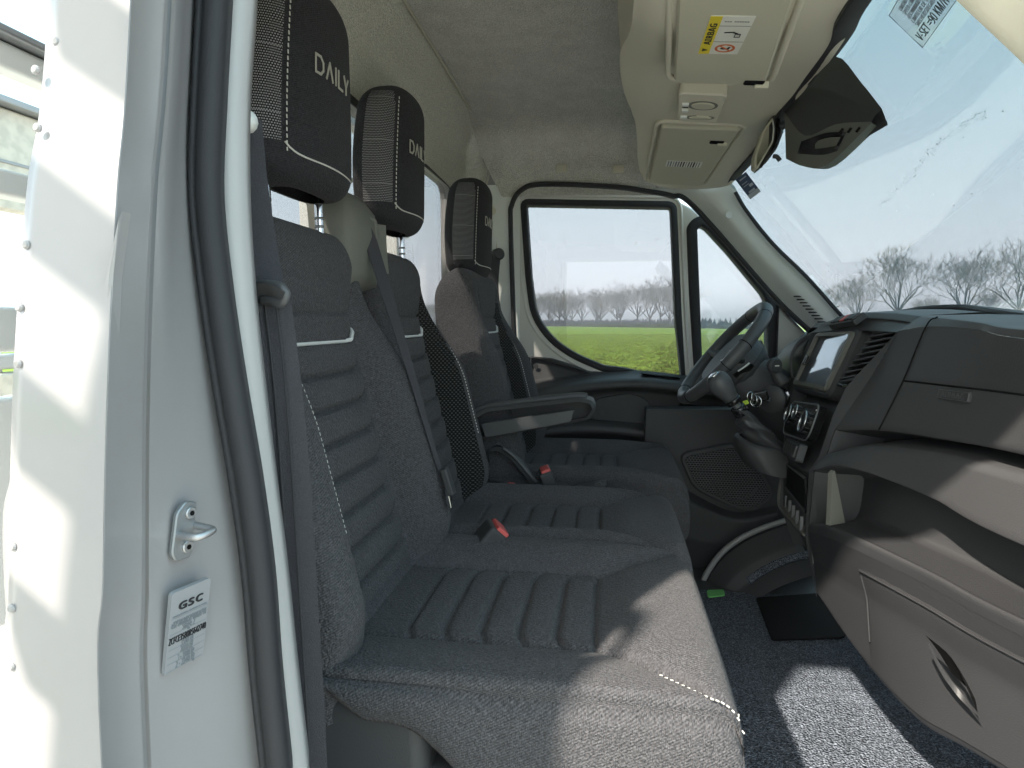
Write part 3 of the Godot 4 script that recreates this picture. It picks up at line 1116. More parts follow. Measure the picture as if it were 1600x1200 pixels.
func headboard() -> void:
	var xh := -0.80
	var h := thing("load_bed_headboard", "pale metal headboard of the load bed behind the cab, with open bays", "load bed", Vector3(xh, 0, -1.2))
	for e in [[1.965, 1.930, M.bed_white, "top_rail"], [1.80, 1.765, M.bed_white, "middle_rail"], [1.62, 1.56, M.bed_white, "lower_rail"], [1.50, 1.20, M.bed_white, "board"]]:
		put_bar(e[3], Vector3(xh, (e[0] + e[1]) / 2, -0.62), Vector3(xh, (e[0] + e[1]) / 2, -2.5), 0.035, e[0] - e[1], e[2], h, 0.006)
	put_bar("rail_lip", Vector3(xh + 0.012, 1.972, -0.62), Vector3(xh + 0.012, 1.972, -2.5), 0.05, 0.012, M.zinc, h, 0.004)
	for z in [-0.66, -1.74, -2.44]:
		put_bar("post", Vector3(xh - 0.03, 0.7, z), Vector3(xh - 0.03, 2.25, z), 0.06, 0.05, M.bed_white, h, 0.006)
	put_bar("upper_rail", Vector3(xh - 0.02, 2.24, -0.62), Vector3(xh - 0.02, 2.24, -2.5), 0.04, 0.05, M.bed_white, h, 0.006)
	var rk := thing("stake_rack", "pale rack of wide boards beyond the left edge of the door pillar", "rack", Vector3(-1.6, 0, -1.75))
	for e in [[2.16, 1.895, M.alu, "board"], [1.515, 1.475, M.paint_grey, "rail"], [1.465, 1.27, M.alu, "board"], [1.25, 1.165, M.bed_white, "board"], [0.86, 0.80, M.bed_white, "rail"]]:
		put_bar(e[3], Vector3(-1.6, (e[0] + e[1]) / 2, -1.45), Vector3(-1.6, (e[0] + e[1]) / 2, -2.25), 0.05, e[0] - e[1], e[2], rk, 0.008)
	put_bar("rail_lip", Vector3(-1.58, 2.172, -1.45), Vector3(-1.58, 2.172, -2.25), 0.08, 0.018, M.zinc, rk, 0.004)
	put_bar("board_joint", Vector3(-1.574, 2.02, -1.45), Vector3(-1.574, 2.02, -2.25), 0.004, 0.008, M.zinc, rk, 0.001)
	for z in [-1.47, -2.22]:
		put_bar("post", Vector3(-1.64, 0.0, z), Vector3(-1.64, 2.15, z), 0.06, 0.06, M.bed_white, rk, 0.006)
	# added unseen slats and plate, shaped to throw shadow bands on the cab's corner
	var l := thing("shadow_slats", "added unseen slats that cast shadow bands beside the cab's near rear corner", "shadow_caster", Vector3(-0.5, 0, 0.1))
	for k in 5:
		var y := 1.741 + k * 0.1328 - 0.1328
		put_bar("slat", Vector3(-0.5, y - 0.665 * 0.058, -0.070), Vector3(-0.5, y + 0.665 * 0.082, 0.070), 0.010, 0.050, M.bed_white, l, 0.003)
	part("shadow_plate", slab([Vector2(-0.070, 1.40), Vector2(0.082, 1.40), Vector2(0.082, 2.215)], -0.006, 0.006), M.bed_white, l, "", Transform3D(Basis(Vector3(0, 0, 1), Vector3(0, 1, 0), Vector3(-1, 0, 0)), Vector3(-0.512, 0, 0)))
	put_bar("foot", Vector3(-0.52, 0.0, 0.04), Vector3(-0.52, 1.56, 0.04), 0.05, 0.05, M.bed_white, l, 0.004)

# ---------------------------------------------------------------- the cab
func cab() -> void:
	var c := thing("van_cab", "white van cab body around the seats, passenger door open", "van", Vector3(0, FLOOR, -1.3))
	pillar(c)
	# ---- roof lining
	var roof := []
	for e in [[-0.36, 2.02, -2.185], [-0.42, 2.14, -2.16], [-0.44, 2.225, -2.07], [-0.44, 2.255, -1.85], [-0.44, 2.262, -1.3], [-0.44, 2.25, -0.75], [-0.44, 2.19, -0.56], [-0.40, 2.06, -0.50]]:
		roof.append([Vector3(e[0], e[1], e[2]), Vector3(-0.18, e[1] + 0.002, e[2]), Vector3(0.02, e[1] - 0.004, e[2]), Vector3(0.16, minf(e[1] - 0.008, 2.235), e[2]), Vector3(0.34, minf(e[1], 2.12), e[2] * 0.985)])
	var rl := part("roof_lining", skin(roof, 5, 5), M.headliner, c)
	for p in [Vector3(-0.1538,2.0845,-2.1200), Vector3(0.0254,2.0765,-2.1200)]:
		part("clip_cover", rbox(Vector3(0.036, 0.030, 0.006), 0.005), M.beige, rl, "", Transform3D(Basis(Vector3.RIGHT, -0.5), p + Vector3(0, 0.005, 0.012)))
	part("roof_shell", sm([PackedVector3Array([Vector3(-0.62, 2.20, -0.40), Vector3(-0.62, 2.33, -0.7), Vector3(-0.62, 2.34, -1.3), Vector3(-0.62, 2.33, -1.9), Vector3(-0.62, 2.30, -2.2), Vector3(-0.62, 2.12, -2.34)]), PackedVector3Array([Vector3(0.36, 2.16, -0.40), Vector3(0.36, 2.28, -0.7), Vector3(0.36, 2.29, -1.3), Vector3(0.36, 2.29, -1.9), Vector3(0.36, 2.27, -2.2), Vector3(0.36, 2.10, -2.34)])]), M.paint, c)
	# ---- rear lining above the window, its edge running round to the driver's side
	var lining := []
	var edge := [Vector3(-0.448, 2.20, -0.52), Vector3(-0.436, 2.258, -0.72), Vector3(-0.430, 2.268, -1.3), Vector3(-0.4300,2.2505,-2.1073), Vector3(-0.4300,2.2321,-2.2379), Vector3(-0.4300,2.2028,-2.3343), Vector3(-0.4300,2.1313,-2.2955), Vector3(-0.4300,2.0679,-2.2344)]
	var low := [Vector3(-0.50, 2.04, -0.52), Vector3(-0.50, 2.045, -0.75), Vector3(-0.50, 2.04, -1.3), Vector3(-0.5000,2.0282,-1.9183), Vector3(-0.5000,2.0200,-2.0374), Vector3(-0.5000,2.0150,-2.1162), Vector3(-0.5000,1.9818,-2.1521), Vector3(-0.5000,1.9452,-2.1893)]
	var mid := []
	for i in edge.size(): mid.append(edge[i].lerp(low[i], 0.5) + Vector3(-0.012, 0.008, 0))
	lining = [edge, mid, low]
	part("rear_lining", skin(lining, 8, 4), M.rear_felt, c)
	part("lining_edge", tube(bend(off_pts(edge, 0.004, -0.007), 10), 0.0035, 6), M.beige_dark, c)
	# clothes hook on the rear lining
	var hk := part("coat_hook", tube(bend([Vector3(-0.4700,2.0873,-1.4275), Vector3(-0.4520,2.0763,-1.3565), Vector3(-0.4520,2.1005,-1.4005), Vector3(-0.4620,2.1083,-1.4588)], 5), 0.006, 8), M.beige_dark, c)
	# ---- rear wall with its window
	var win := rounded([Vector2(0.68, 1.50), Vector2(2.075, 1.50), Vector2(2.075, 2.035), Vector2(0.68, 2.035)], 0.06)
	var wall := [Vector2(0.63, 0.80), Vector2(2.24, 0.80), Vector2(2.24, 2.18), Vector2(0.63, 2.18)]
	var back := Transform3D(Basis(Vector3(0, 0, -1), Vector3(0, 1, 0), Vector3(1, 0, 0)), Vector3.ZERO)
	part("rear_wall", slab(wall, -0.545, -0.512, [win], 0.0), M.paint_grey, c, "", back)
	var rw := thing_part("rear_window", c)
	var ring := PackedVector3Array()
	for p in win: ring.append(Vector3(-0.507, p.y, -p.x))
	part("rubber_seal", sweep(ring, [Vector2(-0.008, 0), Vector2(-0.007, 0.006), Vector2(0.006, 0.006), Vector2(0.009, 0)], Vector3(1, 0, 0), true), M.rubber, rw)
	part("pane", slab(win, -0.530, -0.527), M.pane, rw, "", back)
	# ---- driver's side: pillar trim, wall below
	var dp := [[Vector3(-0.4176,2.0586,-2.1700), Vector3(-0.3928,2.0599,-2.1900), Vector3(-0.3496,2.0554,-2.1950), Vector3(-0.3022,2.0592,-2.2000)], [Vector3(-0.4122,1.9057,-2.1500), Vector3(-0.3888,1.9107,-2.1900), Vector3(-0.3454,1.9105,-2.1950), Vector3(-0.3240,1.9279,-2.2000)], [Vector3(-0.3997,1.7356,-2.1500), Vector3(-0.3803,1.7379,-2.1900), Vector3(-0.3410,1.7378,-2.1950), Vector3(-0.3196,1.7379,-2.2000)], [Vector3(-0.3877,1.3440,-2.1500), Vector3(-0.3676,1.3397,-2.1900), Vector3(-0.3277,1.3398,-2.1950), Vector3(-0.3149,1.3395,-2.2000)]]
	var pt := part("driver_pillar_trim", skin(dp, 4, 4), M.trim, c)
	part("belt_height_slot", slab(rounded([Vector2(-0.4014,1.8847), Vector2(-0.3771,1.8842), Vector2(-0.3729,1.7809), Vector2(-0.3951,1.7811)], 0.008), -2.20, -2.184, [], 0.002), M.beige_dark, pt)
	part("trim_button", disc(0.016, 0.006, 0.002), M.beige, pt, "", Transform3D(Basis(), Vector3(-0.3967,1.9744,-2.1860)))
	part("rear_side_trim", sm([PackedVector3Array([Vector3(-0.51, 0.84, -2.19), Vector3(-0.51, 2.06, -2.17)]), PackedVector3Array([Vector3(-0.30, 0.84, -2.20), Vector3(-0.30, 2.06, -2.19)])]), M.trim, c)
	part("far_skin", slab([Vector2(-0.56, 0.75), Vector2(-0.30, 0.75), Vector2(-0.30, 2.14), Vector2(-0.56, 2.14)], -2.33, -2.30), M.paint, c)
	# black weatherstrip round the driver's door opening
	var dseal := bend([Vector3(-0.2965,1.2995,-2.1650), Vector3(-0.3100,1.4758,-2.1650), Vector3(-0.3166,1.5892,-2.1650), Vector3(-0.3276,1.9229,-2.1650), Vector3(-0.3232,1.9900,-2.1650), Vector3(-0.2909,2.0371,-2.1650), Vector3(-0.2182,2.0536,-2.1650), Vector3(0.0082,2.0385,-2.1650), Vector3(0.1170,2.0210,-2.1650), Vector3(0.1942,2.0046,-2.1650), Vector3(0.2673,1.9684,-2.1650), Vector3(0.5211,1.6815,-2.1650), Vector3(0.6442,1.5634,-2.1650), Vector3(0.6906,1.5148,-2.1650)], 8)
	part("door_weatherstrip", sweep(dseal, [Vector2(-0.008, 0), Vector2(-0.007, 0.009), Vector2(0.004, 0.012), Vector2(0.008, 0.0)], Vector3(0, 0, 1)), M.rubber, c)
	# ---- windscreen, its black border and the two pillars
	windscreen(c)
	# ---- floor, tunnel edge, sill
	var carpet := part("carpet", sm([PackedVector3Array([Vector3(-0.5, FLOOR, -0.46), Vector3(0.66, FLOOR, -0.46), Vector3(0.76, FLOOR + 0.04, -0.46), Vector3(0.95, FLOOR + 0.28, -0.46)]), PackedVector3Array([Vector3(-0.5, FLOOR, -1.82), Vector3(0.66, FLOOR, -1.82), Vector3(0.76, FLOOR + 0.04, -1.82), Vector3(0.95, FLOOR + 0.28, -1.82)])]), M.carpet, c)
	part("floor_pan", slab([Vector2(-0.55, 0.45), Vector2(1.0, 0.45), Vector2(1.0, 2.30), Vector2(-0.55, 2.30)], 0.78, FLOOR - 0.004), M.dark, c, "", Transform3D(Basis(Vector3(1, 0, 0), Vector3(0, 0, -1), Vector3(0, 1, 0)), Vector3.ZERO))
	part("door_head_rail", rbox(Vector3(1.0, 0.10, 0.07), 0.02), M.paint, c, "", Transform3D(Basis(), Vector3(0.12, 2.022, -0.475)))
	part("sill", rbox(Vector3(1.3, 0.10, 0.10), 0.02), M.dark, c, "", Transform3D(Basis(), Vector3(0.20, FLOOR - 0.048, -0.43)))
	part("firewall", sm([PackedVector3Array([Vector3(0.93, 0.8, -0.45), Vector3(0.93, 1.6, -0.45)]), PackedVector3Array([Vector3(0.93, 0.8, -2.3), Vector3(0.93, 1.6, -2.3)])]), M.dark, c)
	# driver's footwell: painted sill arc, black lining, second arc of carpet
	part("footwell_side", slab([Vector2(0.1224,1.3277), Vector2(0.5944,1.3373), Vector2(0.6718,0.8236), Vector2(0.2377,0.5851), Vector2(0.1130,0.7899)], -2.10, -2.02), M.dark, c)
	var arc := bend([Vector3(0.2861,0.8193,-1.9000), Vector3(0.3067,0.8697,-1.9000), Vector3(0.3452,0.9266,-1.9000), Vector3(0.3979,0.9719,-1.9000), Vector3(0.4593,1.0056,-1.9000), Vector3(0.5237,1.0315,-1.9000)], 6)
	part("painted_sill", sweep(arc, [Vector2(-0.006, -0.02), Vector2(-0.007, 0.0), Vector2(0.007, 0.004), Vector2(0.009, -0.02)], Vector3(0, 0.25, 0.97)), M.paint_grey, c)
	var mat_rows := []
	for e in [[arc, 0.012, 0.004], [arc, 0.05, 0.05], [arc, 0.085, 0.07], [arc, 0.115, 0.11]]:
		var row := []
		for i in range(0, arc.size(), 5):
			row.append(arc[i] + Vector3(0.45 * e[1], -e[1], e[2]))
		mat_rows.append(row)
	part("wheel_arch_lining", facets(mat_rows, 4), M.dash, c)
	var arc2 := bend([Vector3(0.3773,0.9131,-1.7200), Vector3(0.4121,0.9416,-1.7200), Vector3(0.4515,0.9666,-1.7200), Vector3(0.4908,0.9845,-1.7200), Vector3(0.5253,0.9950,-1.7200)], 5)
	part("carpet_edge", sweep(arc2, [Vector2(-0.009, 0), Vector2(-0.006, 0.006), Vector2(0.008, 0.004), Vector2(0.012, -0.01)], Vector3(0, 0.4, 0.9)), M.carpet, c)

func pillar(c: Node3D) -> void:
	var p := thing_part("door_pillar", c)
	var rows := []
	# columns from the rear corner of the skin, over the ridge, to the rubber of the door opening
	rows.append([Vector3(-0.3249,1.7864,-0.3480), Vector3(-0.3147,1.7848,-0.3460), Vector3(-0.2699,1.7811,-0.3450), Vector3(-0.2703,1.7821,-0.3470), Vector3(-0.2766,1.7915,-0.3660), Vector3(-0.2736,1.7969,-0.3780), Vector3(-0.2738,1.7988,-0.3820), Vector3(-0.2768,1.8018,-0.3880), Vector3(-0.2732,1.8006,-0.3860), Vector3(-0.2830,1.8140,-0.4130), Vector3(-0.3088,1.8408,-0.4660)])
	rows.append([Vector3(-0.3303,1.6740,-0.3300), Vector3(-0.3213,1.6734,-0.3280), Vector3(-0.2705,1.6717,-0.3270), Vector3(-0.2709,1.6721,-0.3290), Vector3(-0.2753,1.6759,-0.3480), Vector3(-0.2766,1.6785,-0.3610), Vector3(-0.2775,1.6793,-0.3650), Vector3(-0.2807,1.6806,-0.3710), Vector3(-0.2770,1.6801,-0.3690), Vector3(-0.2869,1.6858,-0.3970), Vector3(-0.3068,1.6961,-0.4470)])
	rows.append([Vector3(-0.3360,1.5647,-0.3180), Vector3(-0.3264,1.5650,-0.3160), Vector3(-0.2733,1.5659,-0.3150), Vector3(-0.2739,1.5657,-0.3170), Vector3(-0.2769,1.5639,-0.3350), Vector3(-0.2798,1.5624,-0.3500), Vector3(-0.2800,1.5621,-0.3530), Vector3(-0.2834,1.5615,-0.3590), Vector3(-0.2797,1.5617,-0.3570), Vector3(-0.2861,1.5590,-0.3850), Vector3(-0.2891,1.5539,-0.4370)])
	rows.append([Vector3(-0.3441,1.4522,-0.3140), Vector3(-0.3346,1.4536,-0.3120), Vector3(-0.2801,1.4573,-0.3110), Vector3(-0.2807,1.4565,-0.3130), Vector3(-0.2852,1.4489,-0.3310), Vector3(-0.2848,1.4429,-0.3460), Vector3(-0.2851,1.4416,-0.3490), Vector3(-0.2886,1.4390,-0.3550), Vector3(-0.2848,1.4400,-0.3530), Vector3(-0.2872,1.4286,-0.3810), Vector3(-0.2700,1.4082,-0.4340)])
	rows.append([Vector3(-0.3546,1.3314,-0.3140), Vector3(-0.3461,1.3338,-0.3120), Vector3(-0.2890,1.3408,-0.3110), Vector3(-0.2896,1.3393,-0.3130), Vector3(-0.2942,1.3256,-0.3310), Vector3(-0.2919,1.3148,-0.3460), Vector3(-0.2916,1.3127,-0.3490), Vector3(-0.2952,1.3079,-0.3550), Vector3(-0.2908,1.3098,-0.3530), Vector3(-0.2900,1.2894,-0.3810), Vector3(-0.2621,1.2537,-0.4340)])
	var top := []
	var bottom := []
	for q in rows[0]: top.append(q + Vector3(0.012, 0.45, -0.045))
	for q in rows[4]: bottom.append(q + Vector3(0.0, -0.55, 0.0))
	rows.push_front(top)
	rows.append(bottom)
	for i in rows.size():
		var a: Vector3 = rows[i][0]
		rows[i].push_front(a + Vector3(-0.004, 0, -0.012))
		rows[i].push_front(Vector3(a.x * 1.75 + 0.012, a.y, a.z * 1.75))
		var e: Vector3 = rows[i][12]
		rows[i].append(e + Vector3(0.004, 0, -0.03))
	var cols := []
	for r in rows: cols.append(PackedVector3Array(r))
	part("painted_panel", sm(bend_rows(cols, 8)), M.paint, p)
	# studs along the rear flange
	for e in [Vector3(-0.3250,1.7431,-0.3370), Vector3(-0.3215,1.7096,-0.3320), Vector3(-0.3270,1.6435,-0.3250), Vector3(-0.3299,1.6083,-0.3205), Vector3(-0.3303,1.5765,-0.3175), Vector3(-0.3385,1.4708,-0.3135), Vector3(-0.3415,1.4337,-0.3125), Vector3(-0.3446,1.3981,-0.3125), Vector3(-0.3172,1.7610,-0.3445)]:
		part("flange_stud", disc(0.0026, 0.0022, 0.001, 12), M.paint, p, "", Transform3D(Basis(), e))
	# overlapping panel edge on the skin
	part("panel_lap", slab([Vector2(-0.2627,1.6600), Vector2(-0.2814,1.6046), Vector2(-0.2951,1.5810), Vector2(-0.2759,1.5790), Vector2(-0.2704,1.6256)], -.3275, -.3195, [], 0.0015), M.paint, p)
	# rubber seal and the painted flange behind it
	var s0 := bend([Vector3(-0.2884,1.8327,-0.4520), Vector3(-0.2899,1.7627,-0.4430), Vector3(-0.2914,1.6937,-0.4370), Vector3(-0.2845,1.6246,-0.4330), Vector3(-0.2748,1.5548,-0.4300), Vector3(-0.2641,1.4841,-0.4280), Vector3(-0.2569,1.4114,-0.4280), Vector3(-0.2538,1.3364,-0.4280), Vector3(-0.2485,1.2596,-0.4280)], 6)
	s0.insert(0, s0[0] + Vector3(0.012, 0.45, -0.045))
	s0.append(s0[s0.size() - 1] + Vector3(0, -0.4, 0))
	part("door_seal", sweep(s0, [Vector2(-0.0125, -0.02), Vector2(-0.0125, 0.004), Vector2(-0.009, 0.010), Vector2(-0.002, 0.012), Vector2(0.003, 0.008), Vector2(0.0045, 0.003), Vector2(0.006, 0.006), Vector2(0.009, 0.005), Vector2(0.011, -0.002), Vector2(0.011, -0.02)], Vector3(0.35, 0, 0.94)), M.rubber, p)
	var f0 := bend([Vector3(-0.2780,1.8405,-0.4700), Vector3(-0.2803,1.7679,-0.4600), Vector3(-0.2792,1.6965,-0.4530), Vector3(-0.2746,1.6253,-0.4480), Vector3(-0.2677,1.5535,-0.4450), Vector3(-0.2602,1.4806,-0.4430), Vector3(-0.2532,1.4056,-0.4430), Vector3(-0.2477,1.3285,-0.4430), Vector3(-0.2409,1.2494,-0.4430)], 6)
	f0.insert(0, f0[0] + Vector3(0.012, 0.45, -0.045))
	f0.append(f0[f0.size() - 1] + Vector3(0, -0.4, 0))
	part("painted_flange", sweep(f0, [Vector2(-0.010, -0.02), Vector2(-0.010, 0.002), Vector2(0.0052, 0.002), Vector2(0.006, -0.001), Vector2(0.004, -0.02)], Vector3(0.35, 0, 0.94)), M.paint_grey, p)
	# inner trim behind the flange
	part("inner_trim", sm([PackedVector3Array([Vector3(-0.305, 2.1, -0.50), Vector3(-0.35, 2.1, -0.545), Vector3(-0.5, 2.1, -0.62)]), PackedVector3Array([Vector3(-0.305, 0.84, -0.475), Vector3(-0.35, 0.84, -0.51), Vector3(-0.5, 0.84, -0.60)])]), M.trim, p)
	# striker: plate, two screws and the bent loop
	var o := Vector3(-0.2815,1.4608,-0.3815)
	var right := (Vector3(-0.2828,1.4569,-0.3960) - Vector3(-0.2876,1.4602,-0.3770)).normalized()
	var xf := frame_at(o, right, Vector3.UP)
	var sp := part("striker_plate", slab(rounded([Vector2(-0.0085, -0.015), Vector2(-0.004, -0.0205), Vector2(0.008, -0.0185), Vector2(0.008, 0.0185), Vector2(-0.001, 0.0195), Vector2(-0.0075, 0.012)], 0.003), 0.0, 0.003, [], 0.0008), M.zinc, p, "", xf)
	for y in [-0.011, 0.0115]:
		var s := part("screw_head", disc(0.0042, 0.0022, 0.0006, 16), M.steel, p, "", xf * Transform3D(Basis(), Vector3(0.0025, y, 0.003)))
		part("screw_socket", disc(0.0018, 0.0003, 0.0, 6), M.void_black, p, "", xf * Transform3D(Basis(), Vector3(0.0025, y, 0.0053)))
	var lp := []
	for e in [[-0.004, -0.0025, 0.0], [-0.004, -0.0025, 0.014], [-0.001, -0.0018, 0.0185], [0.006, 0.0005, 0.0195], [0.0085, 0.0015, 0.017], [0.0085, 0.0025, 0.0]]: lp.append(xf * Vector3(e[0], e[1], e[2]))
	part("striker_loop", tube(bend(lp, 5), 0.0026, 10), M.steel, p)
	# type plate sticker with its lines of print
	var c0 := Vector3(-0.2897,1.3683,-0.3640)
	var c1 := Vector3(-0.2822,1.3675,-0.3940)
	var c3 := Vector3(-0.2809,1.4251,-0.3640)
	var w := c0.distance_to(c1)
	var h := c0.distance_to(c3)
	var yd := (c3 - c0).normalized()
	var xd := (c1 - c0).normalized()
	var nn := xd.cross(yd).normalized()
	var sx := Transform3D(Basis(xd, yd, nn), c0 + nn * 0.004)
	part("type_sticker", slab(rounded([Vector2(0, 0), Vector2(w, 0), Vector2(w, h), Vector2(0, h)], [0.0008, 0.0008, 0.003, 0.003]), -0.003, 0.0), M.label_silver, p, "", sx)
	var lines := [["GSC", 0.80, 0.105, 0.62], ["------ ------- -------- -- -----", 0.705, 0.022, 0.86], ["e32*2018/858*00026*01", 0.595, 0.05, 0.88], ["Stage 2", 0.525, 0.038, 0.32], ["ZCFCE35B0R5642740", 0.40, 0.062, 0.95], ["3500 kg", 0.325, 0.034, 0.32], ["7000 kg", 0.235, 0.034, 0.32], ["1 - 1900 kg", 0.15, 0.034, 0.42], ["2 - 2240 kg", 0.065, 0.034, 0.48]]
	for l in lines:
		words(l[0], l[2] * h * 0.9, M.ink if l[2] > 0.06 else M.ink_grey, p, sx * Transform3D(Basis(), Vector3(w * 0.5, h * l[1], 0.0004)), w * l[3], "print", l[0] == "GSC")
	for y in [0.02, 0.115, 0.20, 0.29, 0.37, 0.48, 0.57, 0.675]:
		part("print_rule", rbox(Vector3(w * 0.94, 0.00025, 0.0002), 0.0001, 1), M.ink_grey, p, "", sx * Transform3D(Basis(), Vector3(w / 2, h * y, 0.0003)))

func windscreen(c: Node3D) -> void:
	# corners: driver's side top and foot, near side top and foot
	var ft := Vector3(0.385, 2.045, -2.12)
	var fb := Vector3(0.80, 1.55, -2.17)
	var nt := Vector3(0.345, 2.045, -0.66)
	var nb := Vector3(0.80, 1.55, -0.50)
	var rows := []
	for i in 9:
		var t := -0.05 + 1.1 * i / 8.0
		var r := PackedVector3Array()
		for j in 13:
			var s := -0.05 + 1.1 * j / 12.0
			var p := ft.lerp(fb, t).lerp(nt.lerp(nb, t), s)
			p += Vector3(0.82, 0.55, 0).normalized() * 0.085 * (1.0 - pow(absf(2 * s - 1), 2.2)) - Vector3(0.012, 0.008, 0)
			r.append(p)
		rows.append(r)
	var ws := thing_part("windscreen", c)
	part("outer_pane", sm(rows), M.windscreen, ws)
	part("inner_pane", sm(rows), M.windscreen, ws, "", Transform3D(Basis(), Vector3(-0.004, -0.0035, 0)))
	# driver's side: light trim of the pillar with its speaker slots
	var a := bend([Vector3(0.2923,2.0345,-2.1300), Vector3(0.3756,2.0320,-2.1300), Vector3(0.4208,1.9427,-2.1300), Vector3(0.5009,1.8428,-2.1300), Vector3(0.6055,1.7409,-2.1300), Vector3(0.7062,1.6297,-2.1300), Vector3(0.7773,1.5466,-2.1300)], 6)
	var b := bend([Vector3(0.1177,2.0300,-2.1800), Vector3(0.1995,2.0114,-2.1800), Vector3(0.2771,1.9728,-2.1800), Vector3(0.4051,1.8281,-2.1800), Vector3(0.5325,1.6841,-2.1800), Vector3(0.6544,1.5653,-2.1800), Vector3(0.7113,1.5041,-2.1800)], 6)
	var mid := []
	for i in a.size(): mid.append(a[i].lerp(b[i], 0.5) + Vector3(-0.006, -0.004, 0.022))
	var at := part("pillar_trim", sm(bend_rows([a, PackedVector3Array(mid), b], 6)), M.trim, ws)
	part("trim_button", disc(0.011, 0.003, 0.001), M.trim, at, "", Transform3D(Basis(Vector3.UP, 0.3), Vector3(0.3676,1.9329,-2.1220)))
	for k in 9:
		var y := 462 + k * 5.6
		var q0 := unproject_slot(k, 0.0)
		var q1 := unproject_slot(k, 1.0)
		part("speaker_slot", tube(PackedVector3Array([q0, q1]), 0.0022, 5), M.seam, at)
	# black border of the glass: far side, then along the roof
	var far := bend([Vector3(0.7733,1.5547,-2.1200), Vector3(0.7067,1.6276,-2.1200), Vector3(0.6064,1.7402,-2.1200), Vector3(0.5022,1.8436,-2.1200), Vector3(0.4226,1.9430,-2.1200), Vector3(0.3862,2.0024,-2.1200)], 6)
	part("glass_border", sweep(far, [Vector2(-0.006, -0.002), Vector2(-0.006, 0.004), Vector2(0.004, 0.004), Vector2(0.004, -0.002)], Vector3(0.5, 0, 0.86)), M.rubber, ws)
	var head := [Vector3(0.3700,2.0336,-2.1000), Vector3(0.3732,2.0378,-2.0000), Vector3(0.3824,2.0446,-1.8000), Vector3(0.3688,2.0462,-1.5000), Vector3(0.3688,2.0539,-1.3350), Vector3(0.3526,2.0425,-1.1200), Vector3(0.3231,2.0239,-0.9500), Vector3(0.345, 2.055, -0.66)]
	part("header_border", sweep(bend(head, 6), [Vector2(-0.016, -0.004), Vector2(-0.016, 0.004), Vector2(0.018, 0.004), Vector2(0.018, -0.004)], Vector3(0.35, -0.93, 0)), M.rubber, ws)
	var specks := []
	var sxf := []
	var rng := RandomNumberGenerator.new()
	rng.seed = 41
	var trail := bend([Vector3(0.5624,1.9116,-1.0931), Vector3(0.5575,1.9175,-1.1271), Vector3(0.5622,1.9118,-1.1825), Vector3(0.5674,1.9057,-1.2661), Vector3(0.5792,1.8917,-1.3504), Vector3(0.5910,1.8776,-1.4584), Vector3(0.6046,1.8614,-1.5896)], 12)
	for q in trail:
		for k in 2:
			specks.append(rbox(Vector3(1, 0.6, 1) * rng.randf_range(0.0007, 0.0020), 0.0005, 1))
			sxf.append(Transform3D(Basis(Vector3.BACK, rng.randf() * 3), q + Vector3(rng.randf_range(-0.006, 0.006), rng.randf_range(-0.006, 0.006), rng.randf_range(-0.006, 0.006))))
	for k in 26:
		specks.append(rbox(Vector3.ONE * rng.randf_range(0.0008, 0.002), 0.0004, 1))
		sxf.append(Transform3D(Basis(), (trail[0] + Vector3(0, 0, 0.2)).lerp(trail[trail.size() - 1] + Vector3(0.1, -0.12, -0.3), rng.randf()) + Vector3(0, 0, rng.randf_range(-0.25, 0.25))))
	part("dirt_specks", join(specks, sxf), M.ink_grey, ws).set_meta("kind", "stuff")
	# near side pillar
	var np := [Vector3(0.2794,1.8924,-0.6200), Vector3(0.3058,1.8659,-0.6200), Vector3(0.3425,1.8297,-0.6200), Vector3(0.3918,1.7612,-0.6000), Vector3(0.4497,1.6587,-0.5600)]
	var rowsn := []
	for e in [[Vector3(0.0, -0.002, -0.012), 0], [Vector3(0, 0, 0.0), 0], [Vector3(-0.006, 0.026, 0.018), 0], [Vector3(0.002, 0.036, 0.02), 1], [Vector3(0.004, 0.040, 0.034), 1], [Vector3(0.02, 0.075, 0.05), 1]]:
		var r := []
		for q in np: r.append(q + e[0])
		rowsn.append(PackedVector3Array(bend(r, 5)))
	part("near_pillar_trim", sm([rowsn[0], rowsn[1], rowsn[2]]), M.beige, ws)
	part("near_pillar_rubber", sm([rowsn[2], rowsn[3], rowsn[4], rowsn[5]]), M.rubber, ws)

func off_pts(l: Array, dx: float, dy: float) -> Array:
	var o := []
	for p in l: o.append(p + Vector3(dx, dy, 0))
	return o

func unproject_slot(k: int, t: float) -> Vector3:
	var a := Vector3(0.5752,1.6800,-2.1350)
	var b := Vector3(0.6435,1.6796,-2.1350)
	var d := (Vector3(0.6777,1.5900,-2.1350) - Vector3(0.5943,1.6799,-2.1350)) / 9.0
	var p := a.lerp(b, t) + d * k
	return p + Vector3(0, 0, 0.002)

